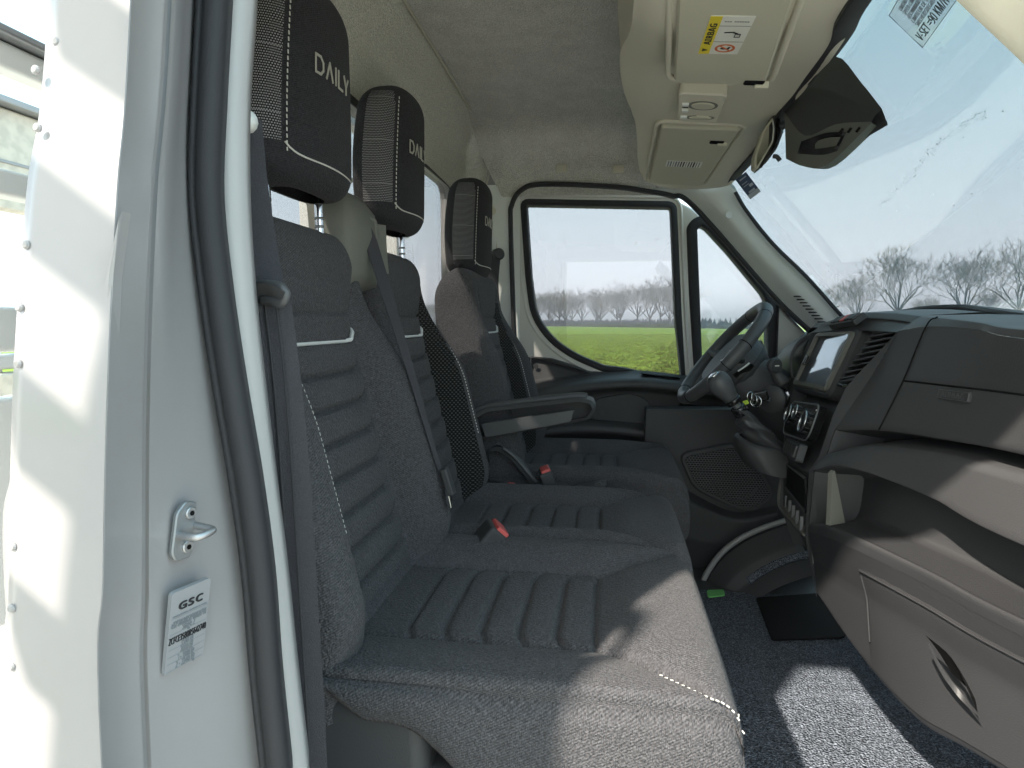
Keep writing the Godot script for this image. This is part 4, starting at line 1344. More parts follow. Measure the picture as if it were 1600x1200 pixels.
# ---------------------------------------------------------------- driver's door
func driver_door() -> void:
	var d := thing("driver_door", "closed driver's door with white window frame and dark lower panel", "door", Vector3(0.1, FLOOR, -2.25))
	var outer := rounded([Vector2(-0.3206,1.2888), Vector2(-0.3276,1.5888), Vector2(-0.3389,1.9384), Vector2(-0.3077,2.0481), Vector2(-0.2258,2.0671), Vector2(0.0085,2.0515), Vector2(0.1254,2.0313), Vector2(0.2011,2.0124), Vector2(0.2809,1.9727), Vector2(0.5395,1.6759), Vector2(0.6526,1.5600), Vector2(0.6632,1.3088)], [0, 0, 0, .03, .03, 0, 0, .02, .03, 0, 0, 0], 4)
	var glass := rounded([Vector2(-0.2965,2.0133), Vector2(0.2120,1.9912), Vector2(0.2381,1.6065), Vector2(0.2604,1.3888), Vector2(0.0506,1.4303), Vector2(-0.0130,1.4363), Vector2(-0.1176,1.4799), Vector2(-0.1985,1.5353), Vector2(-0.2596,1.6201), Vector2(-0.2780,1.7576)], [.02, .02, 0, 0, .02, .02, .04, .05, .05, 0], 4)
	var quarter := rounded([Vector2(0.2576,1.9127), Vector2(0.2756,1.9395), Vector2(0.3063,1.9492), Vector2(0.3355,1.9340), Vector2(0.4158,1.8469), Vector2(0.5344,1.7032), Vector2(0.5500,1.6653), Vector2(0.5583,1.3931), Vector2(0.2965,1.3893), Vector2(0.2717,1.6923)], [.01, .02, .01, .02, 0, .03, .02, 0, 0, 0], 4)
	var fr := thing_part("window_frame", d)
	part("painted_frame", slab(outer, -2.30, -2.24, [glass, quarter], 0.006), M.lightened_frame_paint, fr)
	# pressed step in the frame round the window
	part("pressed_bead", tube(lift(inset_any(glass, -0.022), -2.240), 0.006, 6, true), M.lightened_frame_paint, fr)
	var gsec := [Vector2(-0.012, -0.05), Vector2(-0.012, 0.002), Vector2(-0.007, 0.006), Vector2(0.007, 0.004), Vector2(0.013, -0.010), Vector2(0.013, -0.05)]
	var win := thing_part("side_window", d)
	part("rubber_seal", sweep(ccw(lift(glass, -2.237)), gsec, Vector3(0, 0, 1), true), M.rubber, win)
	part("pane", slab(glass, -2.274, -2.270), M.pane, win)
	var qw := thing_part("quarter_window", d)
	part("rubber_seal", sweep(ccw(lift(inset_any(quarter, 0.009), -2.237)), [Vector2(-0.022, -0.05), Vector2(-0.022, 0.002), Vector2(-0.012, 0.007), Vector2(0.010, 0.005), Vector2(0.015, -0.010), Vector2(0.015, -0.05)], Vector3(0, 0, 1), true), M.rubber, qw)
	part("pane", slab(quarter, -2.274, -2.270), M.quarter, qw)
	# dark corner of the mirror foot
	part("mirror_corner", slab(rounded([Vector2(0.5525,1.6607), Vector2(0.6609,1.5436), Vector2(0.6534,1.4383), Vector2(0.5529,1.4372)], .006), -2.245, -2.222, [], 0.003), M.dash, d)
	# dark lower panel: feature lines from the glass down
	var px := [822, 870, 930, 1000, 1070, 1130, 1180]
	var lines := [
		[Vector3(-0.2995,1.4833,-2.2350), Vector3(-0.1931,1.4594,-2.2350), Vector3(-0.0526,1.4295,-2.2350), Vector3(0.1112,1.4336,-2.2350), Vector3(0.2570,1.4199,-2.2350), Vector3(0.3874,1.4128,-2.2350), Vector3(0.5319,1.4104,-2.2350)],
		[Vector3(-0.2981,1.4793,-2.2250), Vector3(-0.1922,1.4533,-2.2250), Vector3(-0.0523,1.4258,-2.2250), Vector3(0.1108,1.4299,-2.2250), Vector3(0.2559,1.4164,-2.2250), Vector3(0.3858,1.4094,-2.2250), Vector3(0.5297,1.4070,-2.2250)],
		[Vector3(-0.2885,1.3843,-2.2050), Vector3(-0.1813,1.3992,-2.2050), Vector3(-0.0495,1.4164,-2.2050), Vector3(0.1099,1.4228,-2.2050), Vector3(0.2539,1.4094,-2.2050), Vector3(0.3827,1.4004,-2.2050), Vector3(0.5254,1.3960,-2.2050)],
		[Vector3(-0.2700,1.3658,-2.1300), Vector3(-0.1707,1.3846,-2.1300), Vector3(-0.0434,1.4057,-2.1300), Vector3(0.1065,1.4141,-2.1300), Vector3(0.2455,1.4034,-2.1300), Vector3(0.3701,1.3927,-2.1300), Vector3(0.5081,1.3865,-2.1300)],
		[Vector3(-0.2637,1.3502,-2.1150), Vector3(-0.1694,1.3711,-2.1150), Vector3(-0.0429,1.3922,-2.1150), Vector3(0.1060,1.4007,-2.1150), Vector3(0.2402,1.3902,-2.1150), Vector3(0.3640,1.3797,-2.1150), Vector3(0.5052,1.3717,-2.1150)],
		[Vector3(-0.2597,1.3240,-2.1180), Vector3(-0.1695,1.3472,-2.1180), Vector3(-0.0427,1.3728,-2.1180), Vector3(0.1065,1.3836,-2.1180), Vector3(0.2369,1.3731,-2.1180), Vector3(0.3611,1.3607,-2.1180), Vector3(0.5066,1.3509,-2.1180)],
		[Vector3(-0.2610,1.3091,-2.1650), Vector3(-0.1732,1.3328,-2.1650), Vector3(-0.0436,1.3613,-2.1650), Vector3(0.1090,1.3724,-2.1650), Vector3(0.2382,1.3595,-2.1650), Vector3(0.3654,1.3447,-2.1650), Vector3(0.5182,1.3370,-2.1650)],
		[Vector3(-0.2573,1.2771,-2.1720), Vector3(-0.1734,1.2833,-2.1720), Vector3(-0.0430,1.2993,-2.1720), Vector3(0.1105,1.3068,-2.1720), Vector3(0.2364,1.2964,-2.1720), Vector3(0.3603,1.2820,-2.1720), Vector3(0.5222,1.2729,-2.1720)],
		[Vector3(-0.2520,1.2515,-2.1650), Vector3(-0.1683,1.2579,-2.1650), Vector3(-0.0468,1.2695,-2.1650), Vector3(0.1110,1.2623,-2.1650), Vector3(0.2285,1.2499,-2.1650), Vector3(0.3563,1.2403,-2.1650), Vector3(0.5218,1.2402,-2.1650)],
		[Vector3(-0.2430,1.2515,-2.1250), Vector3(-0.1609,1.2622,-2.1250), Vector3(-0.0459,1.2713,-2.1250), Vector3(0.1091,1.2621,-2.1250), Vector3(0.2203,1.2500,-2.1250), Vector3(0.3459,1.2405,-2.1250), Vector3(0.5123,1.2407,-2.1250)],
		[Vector3(-0.2341,1.2432,-2.0850), Vector3(-0.1535,1.2559,-2.0850), Vector3(-0.0448,1.2648,-2.0850), Vector3(0.1073,1.2538,-2.0850), Vector3(0.2126,1.2377,-2.0850), Vector3(0.3321,1.2285,-2.0850), Vector3(0.5034,1.2291,-2.0850)],
		[Vector3(-0.2292,1.2227,-2.0800), Vector3(-0.1488,1.2334,-2.0800), Vector3(-0.0444,1.2403,-2.0800), Vector3(0.1075,1.2317,-2.0800), Vector3(0.2086,1.2177,-2.0800), Vector3(0.3280,1.2087,-2.0800), Vector3(0.5028,1.2117,-2.0800)],
		[Vector3(-0.2324,1.1924,-2.1500), Vector3(-0.1493,1.2035,-2.1500), Vector3(-0.0457,1.2107,-2.1500), Vector3(0.1115,1.2020,-2.1500), Vector3(0.2118,1.1897,-2.1500), Vector3(0.3353,1.1847,-2.1500), Vector3(0.5202,1.1880,-2.1500)],
		[Vector3(-0.2283,1.1246,-2.1550), Vector3(-0.1447,1.1274,-2.1550), Vector3(-0.0449,1.1306,-2.1550), Vector3(0.1130,1.1313,-2.1550), Vector3(0.2095,1.1302,-2.1550), Vector3(0.3334,1.1342,-2.1550), Vector3(0.5231,1.1405,-2.1550)],
		[Vector3(-0.2117,1.1199,-2.0800), Vector3(-0.1311,1.1226,-2.0800), Vector3(-0.0389,1.1257,-2.0800), Vector3(0.1095,1.1265,-2.0800), Vector3(0.1987,1.1254,-2.0800), Vector3(0.3184,1.1295,-2.0800), Vector3(0.5056,1.1360,-2.0800)],
		[Vector3(-0.2001,0.8868,-2.0600), Vector3(-0.1195,0.8909,-2.0600), Vector3(-0.0315,0.8954,-2.0600), Vector3(0.1128,0.9028,-2.0600), Vector3(0.2019,0.9073,-2.0600), Vector3(0.3216,0.9134,-2.0600), Vector3(0.5088,0.9229,-2.0600)]]
	var panel := part("door_panel", facets(lines, 5, 0.4), M.dash, d)
	part("card_pocket", slab(rounded([Vector2(-0.0552,1.2726), Vector2(-0.0454,1.3425), Vector2(0.0710,1.3639), Vector2(0.1236,1.3519), Vector2(0.1751,1.2842), Vector2(0.1549,1.2515), Vector2(0.0261,1.2657)], [.02, .03, .01, .03, .02, .02, .01]), -2.19, -2.1575, [], 0.003), M.dark, panel)
	part("pocket_screw", disc(0.010, 0.002, 0.001), M.dash, panel, "", Transform3D(Basis(), Vector3(-0.0169,1.2955,-2.1560)))
	part("rear_corner_trim", slab(rounded([Vector2(-0.2647,1.4804), Vector2(-0.1911,1.4743), Vector2(-0.1069,1.4485), Vector2(-0.0519,1.4248), Vector2(-0.1506,1.3947), Vector2(-0.2397,1.3801), Vector2(-0.2712,1.3841)], .006), -2.235, -2.205, [], 0.004), M.dash, panel)
	part("trim_screw", disc(0.009, 0.002, 0.001), M.dark, panel, "", Transform3D(Basis(), Vector3(-0.2460,1.4475,-2.2040)))
	part("demister_slot", slab(rounded([Vector2(0.1084,1.4295), Vector2(0.2379,1.4161), Vector2(0.2382,1.4033), Vector2(0.1296,1.4168)], .004), -2.20, -2.166, [], 0.001), M.void_black, panel)
	# recess and lever of the door handle
	part("handle_recess", slab(rounded([Vector2(0.2340,1.3331), Vector2(0.3667,1.3191), Vector2(0.3841,1.2695), Vector2(0.3568,1.2521), Vector2(0.2723,1.2584), Vector2(0.2433,1.2851)], .012), -2.16, -2.112, [], 0.004), M.void_black, panel)
	var lev := [[Vector3(0.2404,1.3130,-2.1000), Vector3(0.2887,1.2995,-2.1000), Vector3(0.3325,1.2942,-2.1000), Vector3(0.3599,1.3010,-2.1000)], [Vector3(0.2471,1.2966,-2.0850), Vector3(0.2871,1.2852,-2.0850), Vector3(0.3305,1.2821,-2.0850), Vector3(0.3578,1.2888,-2.0850)], [Vector3(0.2567,1.2788,-2.0950), Vector3(0.2928,1.2713,-2.0950), Vector3(0.3324,1.2702,-2.0950), Vector3(0.3559,1.2770,-2.0950)]]
	part("handle_lever", skin(lev, 5, 4), M.zinc, panel)
	part("handle_frame", tube(bend([Vector3(0.2368,1.3185,-2.1050), Vector3(0.2538,1.2813,-2.1050), Vector3(0.2783,1.2631,-2.1050), Vector3(0.3264,1.2580,-2.1050), Vector3(0.3658,1.2652,-2.1050), Vector3(0.3808,1.2904,-2.1050)], 5), 0.004, 6), M.dash, panel)
	# loudspeaker grille in front of the seat
	var g := rounded([Vector2(0.2363,1.1854), Vector2(0.3721,1.2174), Vector2(0.4209,1.2149), Vector2(0.5002,1.0751), Vector2(0.4496,1.0310), Vector2(0.3967,1.0388), Vector2(0.2771,1.0943)], [.02, .02, .02, .02, .02, .02, .03])
	var gp := part("speaker_surround", slab(inset_any(g, -0.012), -2.06, -2.003, [], 0.004), M.dash, d)
	part("speaker_grille", slab(g, -2.03, -1.999, [], 0.002), M.speaker, gp)
	part("speaker_ring", tube(bend([Vector3(0.3221,1.1126,-1.9980), Vector3(0.3459,1.0774,-1.9980), Vector3(0.3882,1.0570,-1.9980), Vector3(0.4329,1.0689,-1.9980), Vector3(0.4543,1.0977,-1.9980)], 6), 0.003, 6), M.dash, gp)
	part("kick_panel", facets([[Vector3(0.1857,1.1164,-2.0200), Vector3(0.2845,1.0588,-2.0200), Vector3(0.4013,1.0128,-2.0200), Vector3(0.5233,1.0384,-2.0200)], [Vector3(0.1856,1.0985,-1.9700), Vector3(0.2821,1.0425,-1.9700), Vector3(0.3921,1.0036,-1.9700), Vector3(0.5112,1.0288,-1.9700)], [Vector3(0.2042,0.9584,-1.9700), Vector3(0.3006,0.9229,-1.9700), Vector3(0.3946,0.9278,-1.9700), Vector3(0.5133,0.9737,-1.9700)], [Vector3(0.2253,0.7290,-2.0300), Vector3(0.3242,0.7355,-2.0300), Vector3(0.4100,0.8038,-2.0300), Vector3(0.5313,0.8934,-2.0300)]], 5), M.dark, gp)

func inset_any(poly: Array, by: float) -> Array:
	var p := PackedVector2Array(poly)
	if Geometry2D.is_polygon_clockwise(p): p.reverse()
	return Array(inset(p, by))

func ccw(path: PackedVector3Array) -> PackedVector3Array:
	var a := 0.0
	for i in path.size():
		var p := path[i]
		var q := path[(i + 1) % path.size()]
		a += p.x * q.y - q.x * p.y
	if a < 0: path.reverse()
	return path

# ---------------------------------------------------------------- dashboard
func off(line: Array, dx: float, dy: float, dz := 0.0) -> Array:
	var o := []
	for p in line: o.append(p + Vector3(dx, dy, dz))
	return o

func reach(line: Array) -> Array:      # carry a feature line on towards the passenger door
	var a: Vector3 = line[line.size() - 2]
	var b: Vector3 = line[line.size() - 1]
	var t := (-0.52 - b.z) / (b.z - a.z)
	var d := (b - a) * t
	d.x = maxf(d.x, 0.02)
	d.y *= 0.3
	var out := line.duplicate()
	out.append(b + d)
	return out

func dashboard() -> void:
	var d := thing("dashboard", "dark grey dashboard across the cab with screen, shelf and glovebox", "dashboard", Vector3(0.6, FLOOR, -1.3))
	var t1 := reach([Vector3(0.5338,1.6110,-1.2000), Vector3(0.5229,1.6082,-1.1200), Vector3(0.5104,1.6000,-0.9800), Vector3(0.5037,1.5914,-0.8700)])
	var t2 := reach([Vector3(0.4984,1.5845,-1.2000), Vector3(0.5068,1.5928,-1.1200), Vector3(0.5069,1.5902,-0.9800), Vector3(0.5045,1.5797,-0.8700)])
	var t3 := reach([Vector3(0.4570,1.5027,-1.2000), Vector3(0.4731,1.5055,-1.1100), Vector3(0.4973,1.5082,-0.9750), Vector3(0.5093,1.5103,-0.8700)])
	var t4 := reach([Vector3(0.4021,1.4081,-1.2000), Vector3(0.4407,1.4242,-1.1100), Vector3(0.4855,1.4325,-0.9750), Vector3(0.5146,1.4351,-0.8700)])
	var t6 := reach([Vector3(0.3911,1.3661,-1.2000), Vector3(0.4224,1.3953,-1.1200), Vector3(0.4750,1.4099,-0.9850), Vector3(0.5165,1.4075,-0.8700)])
	var t6b := off(t6, 0.03, 0.006)
	var t4b := off(t4, 0.035, -0.006)
	var t7 := reach([Vector3(0.3709,1.3315,-1.2000), Vector3(0.3993,1.3578,-1.1200), Vector3(0.4686,1.3445,-1.0000), Vector3(0.5081,1.3239,-0.8800)])
	var t8 := reach([Vector3(0.3662,1.2367,-1.2000), Vector3(0.3808,1.2561,-1.1200), Vector3(0.4592,1.2410,-0.9850), Vector3(0.5234,1.2254,-0.8600)])
	var t9 := reach([Vector3(0.3648,1.2187,-1.2000), Vector3(0.3798,1.2349,-1.1200), Vector3(0.4604,1.2197,-0.9850), Vector3(0.5249,1.2037,-0.8600)])
	var t10 := reach([Vector3(0.3739,1.1615,-1.2000), Vector3(0.4039,1.1546,-1.1200), Vector3(0.4648,1.1417,-0.9850), Vector3(0.5287,1.1265,-0.8700)])
	var t11 := reach([Vector3(0.3853,1.1016,-1.2000), Vector3(0.4202,1.0471,-1.1000), Vector3(0.4571,1.0153,-0.9750), Vector3(0.5073,1.0185,-0.8800)])
	var t0 := off(t1, 0.16, 0.004)
	var tz := off(t1, 0.34, -0.03)
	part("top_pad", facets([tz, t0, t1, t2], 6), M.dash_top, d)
	var lid := part("glovebox_lid", facets([off(t2, 0.0005, -0.0005), t3, t4, t4b], 6), M.dash, d)
	# seams of the airbag flap and of the lid's end
	var l3 := bend(t3, 6)
	var flap := PackedVector3Array()
	for i in range(6, l3.size()): flap.append(l3[i] + Vector3(-0.0002, 0, 0.0005))
	part("airbag_seam", tube(flap, 0.0016, 6), M.seam, lid)
	part("lid_end_seam", tube(bend([t1[1] + Vector3(-0.001, 0, 0), t2[1] + Vector3(-0.001, 0, 0), t3[1] + Vector3(-0.001, 0, 0), t4[1] + Vector3(-0.001, 0, 0)], 6), 0.0012, 6), M.seam, lid)
	# raised airbag plate
	var xd: Vector3 = (t3[2] - t3[1]).normalized()
	var yd: Vector3 = (t3[2] - t4[2]).normalized()
	var ax := frame_at(t3[2].lerp(t4[2], 0.17) + (t3[1] - t3[2]) * 0.12, xd, yd)
	ax.origin += ax.basis.z * 0.0045
	var ab := part("airbag_plate", slab(rounded(rect(0.062, 0.0145), 0.003), -0.022, 0.0, [], 0.001), M.dash, lid, "", ax)
	part("plate_rim", tube(lift(rounded(rect(0.060, 0.0125), 0.003), 0.0), 0.0007, 5, true), M.dash_top, ab, "", ax)
	words("AIRBAG", 0.0086, M.dash_top, ab, ax * Transform3D(Basis(), Vector3(0, 0, 0.0006)), 0.046, "raised_lettering", true)
	# hood over the open shelf, shelf, lip and lower panel
	part("recess", sm(bend_rows([bend(t4b, 6), bend(off(t4b, 0.05, -0.008), 6), bend(off(t6b, 0.05, 0.008), 6), bend(t6b, 6)], 1)), M.dark, d)
	part("shelf_hood", facets([t6b, t6, off(t7, -0.004, 0.004), t7, off(t7, 0.02, -0.002)], 6, 0.45), M.dash, d)
	var back_top := off(t7, 0.085, -0.004)
	var back_low := off(t8, 0.075, 0.006)
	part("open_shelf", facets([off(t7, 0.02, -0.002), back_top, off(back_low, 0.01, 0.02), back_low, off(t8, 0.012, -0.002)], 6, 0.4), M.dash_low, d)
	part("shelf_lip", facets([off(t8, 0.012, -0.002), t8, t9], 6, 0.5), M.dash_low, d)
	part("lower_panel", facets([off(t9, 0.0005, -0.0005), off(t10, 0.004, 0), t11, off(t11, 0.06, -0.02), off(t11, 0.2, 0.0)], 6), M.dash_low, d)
	part("inner_carrier", sm([PackedVector3Array(off(t4, 0.15, 0)), PackedVector3Array(off(t6, 0.15, 0)), PackedVector3Array(off(t7, 0.15, 0)), PackedVector3Array(off(t8, 0.15, 0)), PackedVector3Array(off(t10, 0.15, 0)), PackedVector3Array(off(t11, 0.15, -0.1))]), M.dark, d)
	part("inner_cheek", sm([PackedVector3Array([t4[0] + Vector3(0.001, 0, 0.001), t6[0] + Vector3(0.001, 0, 0.001), t7[0] + Vector3(0.001, 0, 0.001), t8[0] + Vector3(0.001, 0, 0.001), t10[0] + Vector3(0.001, 0, 0.001)]), PackedVector3Array([t4[0] + Vector3(0.17, 0, 0.001), t6[0] + Vector3(0.17, 0, 0.001), t7[0] + Vector3(0.17, 0, 0.001), t8[0] + Vector3(0.17, 0, 0.001), t10[0] + Vector3(0.17, 0, 0.001)])]), M.dark, d)
	# cheeks of the shelf opening
	part("shelf_bracket", slab([Vector2(-0.004, 0), Vector2(0.034, 0), Vector2(0.002, 0.094), Vector2(-0.004, 0.090)], -0.004, 0.004), M.tower, d, "", frame_at(Vector3(0.3779,1.2561,-1.1300), Vector3(0.75, 0, -0.5), Vector3.UP))
	var cheek := PackedVector3Array([t7[3], t7[3] + Vector3(0.09, 0, 0), t8[3] + Vector3(0.08, 0, 0), t8[3]])
	# drawer below the lip
	var dr := drawer_patch(t9, t10, t11)
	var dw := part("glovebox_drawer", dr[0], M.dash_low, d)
	part("drawer_edge", tube(dr[1], 0.0020, 6), M.dash_low, dw)
	part("drawer_handle_slot", skin([[Vector3(0.4463,1.1634,-0.9350), Vector3(0.4592,1.1453,-0.9250), Vector3(0.4729,1.1205,-0.9150)], [Vector3(0.4639,1.1500,-0.9000), Vector3(0.4758,1.1296,-0.8930), Vector3(0.4875,1.1064,-0.8900)], [Vector3(0.4764,1.1158,-0.8800), Vector3(0.4824,1.1016,-0.8780), Vector3(0.4886,1.0880,-0.8780)]], 5, 4), M.void_black, dw)
	part("handle_lip", skin([[Vector3(0.4495,1.1550,-0.9300), Vector3(0.4633,1.1239,-0.9190), Vector3(0.4796,1.1012,-0.9050), Vector3(0.4880,1.0887,-0.8740)], [Vector3(0.4471,1.1521,-0.9280), Vector3(0.4615,1.1180,-0.9160), Vector3(0.4776,1.0931,-0.9000), Vector3(0.4882,1.0853,-0.8710)]], 5, 4), M.dash_low, dw)
	centre_stack(d, [t1, t2, t3, t4, t6, t7, t8, t9, t10, t11])
	# dash top in front of the driver, up to the glass
	var k0 := [Vector3(0.6177,1.5622,-2.1200), Vector3(0.5592,1.5948,-1.8500), Vector3(0.5110,1.6000,-1.6200), Vector3(0.5110,1.6176,-1.4600), Vector3(0.5305,1.6182,-1.3200), Vector3(0.5338,1.6110,-1.2000)]
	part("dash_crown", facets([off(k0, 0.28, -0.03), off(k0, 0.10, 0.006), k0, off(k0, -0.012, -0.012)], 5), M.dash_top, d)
	# tray lid standing up along the glass
	var tray := [Vector3(0.6426,1.6270,-1.5500), Vector3(0.6439,1.6331,-1.4500), Vector3(0.6623,1.6340,-1.3400), Vector3(0.6433,1.6227,-1.2000), Vector3(0.6466,1.6140,-1.1200)]
	part("top_tray", facets([off(tray, 0.10, -0.012), tray, off(tray, -0.004, -0.006), off(tray, 0.0, -0.020)], 5), M.dark, d)
	# instrument hood seen from the side
	var c0 := bend([Vector3(0.4577,1.4615,-1.6800), Vector3(0.4528,1.5095,-1.6800), Vector3(0.4678,1.5494,-1.6800), Vector3(0.4984,1.5716,-1.6800), Vector3(0.5308,1.5812,-1.6800)], 6)
	var c1 := bend([Vector3(0.5233,1.4279,-2.0800), Vector3(0.5176,1.4776,-2.0800), Vector3(0.5369,1.5174,-2.0800), Vector3(0.5731,1.5471,-2.0800), Vector3(0.6116,1.5629,-2.0800)], 6)
	var ch := part("instrument_hood", sm([c0, c1]), M.dash, d)
	part("hood_edge", tube(c0, 0.003, 8), M.dash_top, ch)
	part("dash_end", slab([Vector2(0.6068,1.5451), Vector2(0.6531,1.5899), Vector2(0.7143,1.6301), Vector2(0.7977,1.5459), Vector2(0.7103,1.3824), Vector2(0.5391,1.3797), Vector2(0.5391,1.4832)], -2.19, -2.15), M.dash, d)
	part("instrument_face", sm([off_packed(c0, 0.03, 0.0, -0.02), off_packed(c1, 0.03, 0, 0.02)]), M.gloss_black, ch)
	part("lower_cover", facets([[Vector3(0.4493,1.4631,-1.6600), Vector3(0.5216,1.4239,-2.0800)], [Vector3(0.4380,1.3670,-1.6600), Vector3(0.5100,1.3274,-2.0800)], [Vector3(0.4541,1.1889,-1.6600), Vector3(0.5177,1.1312,-2.0500)]], 3), M.dark, d)

func off_packed(l: PackedVector3Array, dx: float, dy: float, dz: float) -> PackedVector3Array:
	var o := PackedVector3Array()
	for p in l: o.append(p + Vector3(dx, dy, dz))
	return o

func drawer_patch(t9: Array, t10: Array, t11: Array) -> Array:
	# a plate over the lower panel between 30 % and the door end, standing 5 mm proud, with a rolled border
	var a := bend(t9, 6)
	var b := bend(off(t10, 0.004, 0), 6)
	var e := bend(t11, 6)
	var rows := []
	var border := PackedVector3Array()
	var nr := 14
	for i in nr + 1:
		var v := i / float(nr)
		var r := PackedVector3Array()
		for j in range(7, a.size()):
			var u := (j - 7) / float(a.size() - 8)
			var vv := 0.16 + 0.80 * v
			var p: Vector3 = a[j].lerp(b[j], vv * 2.0) if vv < 0.5 else b[j].lerp(e[j], vv * 2.0 - 1.0)
			# the left edge leans with the bottom
			var edge := minf(minf(u * 6.0, v * 7.0), 1.0)
			p += Vector3(-0.0065, 0.002, 0.002) * sqrt(1.0 - pow(1.0 - edge, 2.0)) + Vector3(0.004, 0, 0)
			r.append(p)
			if i == 1 and j >= 8: border.append(p + Vector3(-0.002, 0, 0))
		rows.append(r)
	var left := PackedVector3Array()
	for i in range(nr - 3, 1, -1): left.append(rows[i][1] + Vector3(-0.002, 0, 0))
	left.append_array(border)
	return [sm(rows), left]

func centre_stack(d: Node3D, t: Array) -> void:
	var k0 := [Vector3(0.5054,1.5970,-1.6200), Vector3(0.5113,1.6122,-1.4600), Vector3(0.5307,1.6158,-1.3200), Vector3(0.5405,1.6100,-1.2150)]
	var k1 := [Vector3(0.4835,1.5740,-1.6300), Vector3(0.4904,1.5822,-1.4700), Vector3(0.5019,1.5828,-1.3300), Vector3(0.5027,1.5821,-1.2150)]
	var k2 := [Vector3(0.4453,1.4416,-1.6200), Vector3(0.4439,1.4454,-1.4600), Vector3(0.4375,1.4635,-1.3300), Vector3(0.4230,1.4837,-1.2150)]
	var k3 := [Vector3(0.4350,1.4189,-1.6000), Vector3(0.4288,1.4226,-1.4500), Vector3(0.4161,1.4303,-1.3100), Vector3(0.4037,1.4336,-1.2150)]
	var k4 := [Vector3(0.4192,1.3200,-1.5800), Vector3(0.4116,1.3310,-1.4500), Vector3(0.3938,1.3462,-1.3100), Vector3(0.3831,1.3580,-1.2150)]
	var k5 := [Vector3(0.4106,1.2960,-1.5600), Vector3(0.4051,1.2954,-1.4500), Vector3(0.3838,1.3103,-1.3200), Vector3(0.3668,1.3267,-1.2150)]
	var k6 := [Vector3(0.4057,1.2827,-1.5500), Vector3(0.4016,1.2839,-1.4500), Vector3(0.3807,1.2972,-1.3200), Vector3(0.3651,1.3147,-1.2150)]
	var k7 := [Vector3(0.3994,1.1777,-1.5200), Vector3(0.3910,1.1836,-1.4200), Vector3(0.3785,1.1958,-1.3100), Vector3(0.3622,1.2097,-1.2050)]
	var k8 := [Vector3(0.4325,1.0881,-1.5200), Vector3(0.4189,1.0797,-1.4200), Vector3(0.4026,1.0813,-1.3100), Vector3(0.3871,1.0946,-1.2050)]
	part("stack_top", facets([off(k0, 0.03, 0.0), k0, k1], 5), M.dash_top, d)
	var body := part("stack_body", facets([off(k1, 0.045, 0), off(k2, 0.055, 0), off(k3, 0.030, 0), off(k4, 0.028, 0), k5], 5, 0.3), M.dash, d)
	part("stack_foot", facets([off(k5, 0.0005, 0), off(k6, 0.006, 0), off(k7, 0.006, 0), off(k8, 0.03, 0)], 5, 0.3), M.dark, d)
	# cheek between stack and passenger side
	part("stack_cheek", sm([PackedVector3Array([k1[3], k2[3], k3[3], k4[3], k5[3], k7[3], k8[3]]), PackedVector3Array([t[1][0], t[2][0], t[3][0], t[4][0], t[5][0], t[7][0], t[9][0]])]), M.dash, d)
	part("stack_side", sm([PackedVector3Array([k1[0] + Vector3(0.14, 0, 0), k2[0] + Vector3(0.14, 0, 0), k3[0] + Vector3(0.14, 0, 0), k5[0] + Vector3(0.14, 0, 0), k7[0] + Vector3(0.14, 0, 0), k8[0] + Vector3(0.2, 0, 0)]), PackedVector3Array([k1[0], k2[0], k3[0], k5[0], k7[0], k8[0]])]), M.dark, d)
	# screen
	var tl := Vector3(0.4846,1.5730,-1.6000)
	var tr := Vector3(0.4986,1.5821,-1.3750)
	var bl := Vector3(0.4453,1.4513,-1.6000)
	var br := Vector3(0.4352,1.4573,-1.3750)
	var w := (tl.distance_to(tr) + bl.distance_to(br)) / 2.0
	var h := (tl.distance_to(bl) + tr.distance_to(br)) / 2.0
	var ctr := (tl + tr + bl + br) / 4.0
	var sx := frame_at(ctr, (tr + br - tl - bl), (tl + tr - bl - br))
	var sc := part("touch_screen", slab(rounded(rect(w, h), 0.016), -0.02, 0.006, [rounded(rect(w - 0.022, h - 0.022), 0.008)], 0.003), M.tower, d, "dark touch screen with a grey rim", sx)
	part("display", slab(rounded(rect(w - 0.018, h - 0.018), 0.008), -0.004, 0.0), M.screen, sc, "", sx * Transform3D(Basis(Vector3.UP, 0.0), Vector3.ZERO) * Transform3D(Basis(Vector3.UP, -0.06), Vector3(0, 0, 0.001)))
	part("screen_sensor", rbox(Vector3(0.012, 0.022, 0.006), 0.002), M.gloss_black, sc, "", sx * Transform3D(Basis(), Vector3(-w * 0.42, -0.004, 0.005)))
	part("screen_housing", slab(rounded(rect(w + 0.024, h + 0.020), 0.02), -0.06, -0.002, [], 0.006), M.dash, sc, "", sx)
	# vent with its slats
	var vtl := Vector3(0.5111,1.5765,-1.3350)
	var vtr := Vector3(0.5211,1.5899,-1.2250)
	var vbl := Vector3(0.4572,1.4823,-1.3350)
	var vbr := Vector3(0.4430,1.4981,-1.2250)
	var vn := thing_part("air_vent", d)
	part("vent_mouth", sm([PackedVector3Array([vtl + Vector3(0.03, 0, 0), vtr + Vector3(0.03, 0, 0)]), PackedVector3Array([vbl + Vector3(0.03, 0, 0), vbr + Vector3(0.03, 0, 0)])]), M.void_black, vn)
	part("vent_frame", tube(PackedVector3Array([vtl, vtr, vbr, vbl]), 0.004, 6, true), M.dash, vn)
	for k in 8:
		var f := (k + 0.5) / 8.0
		put_bar("slat", vtl.lerp(vbl, f) + Vector3(0.004, 0, 0), vtr.lerp(vbr, f) + Vector3(0.004, 0, 0), 0.024, 0.0035, M.dash, vn, 0.0015)
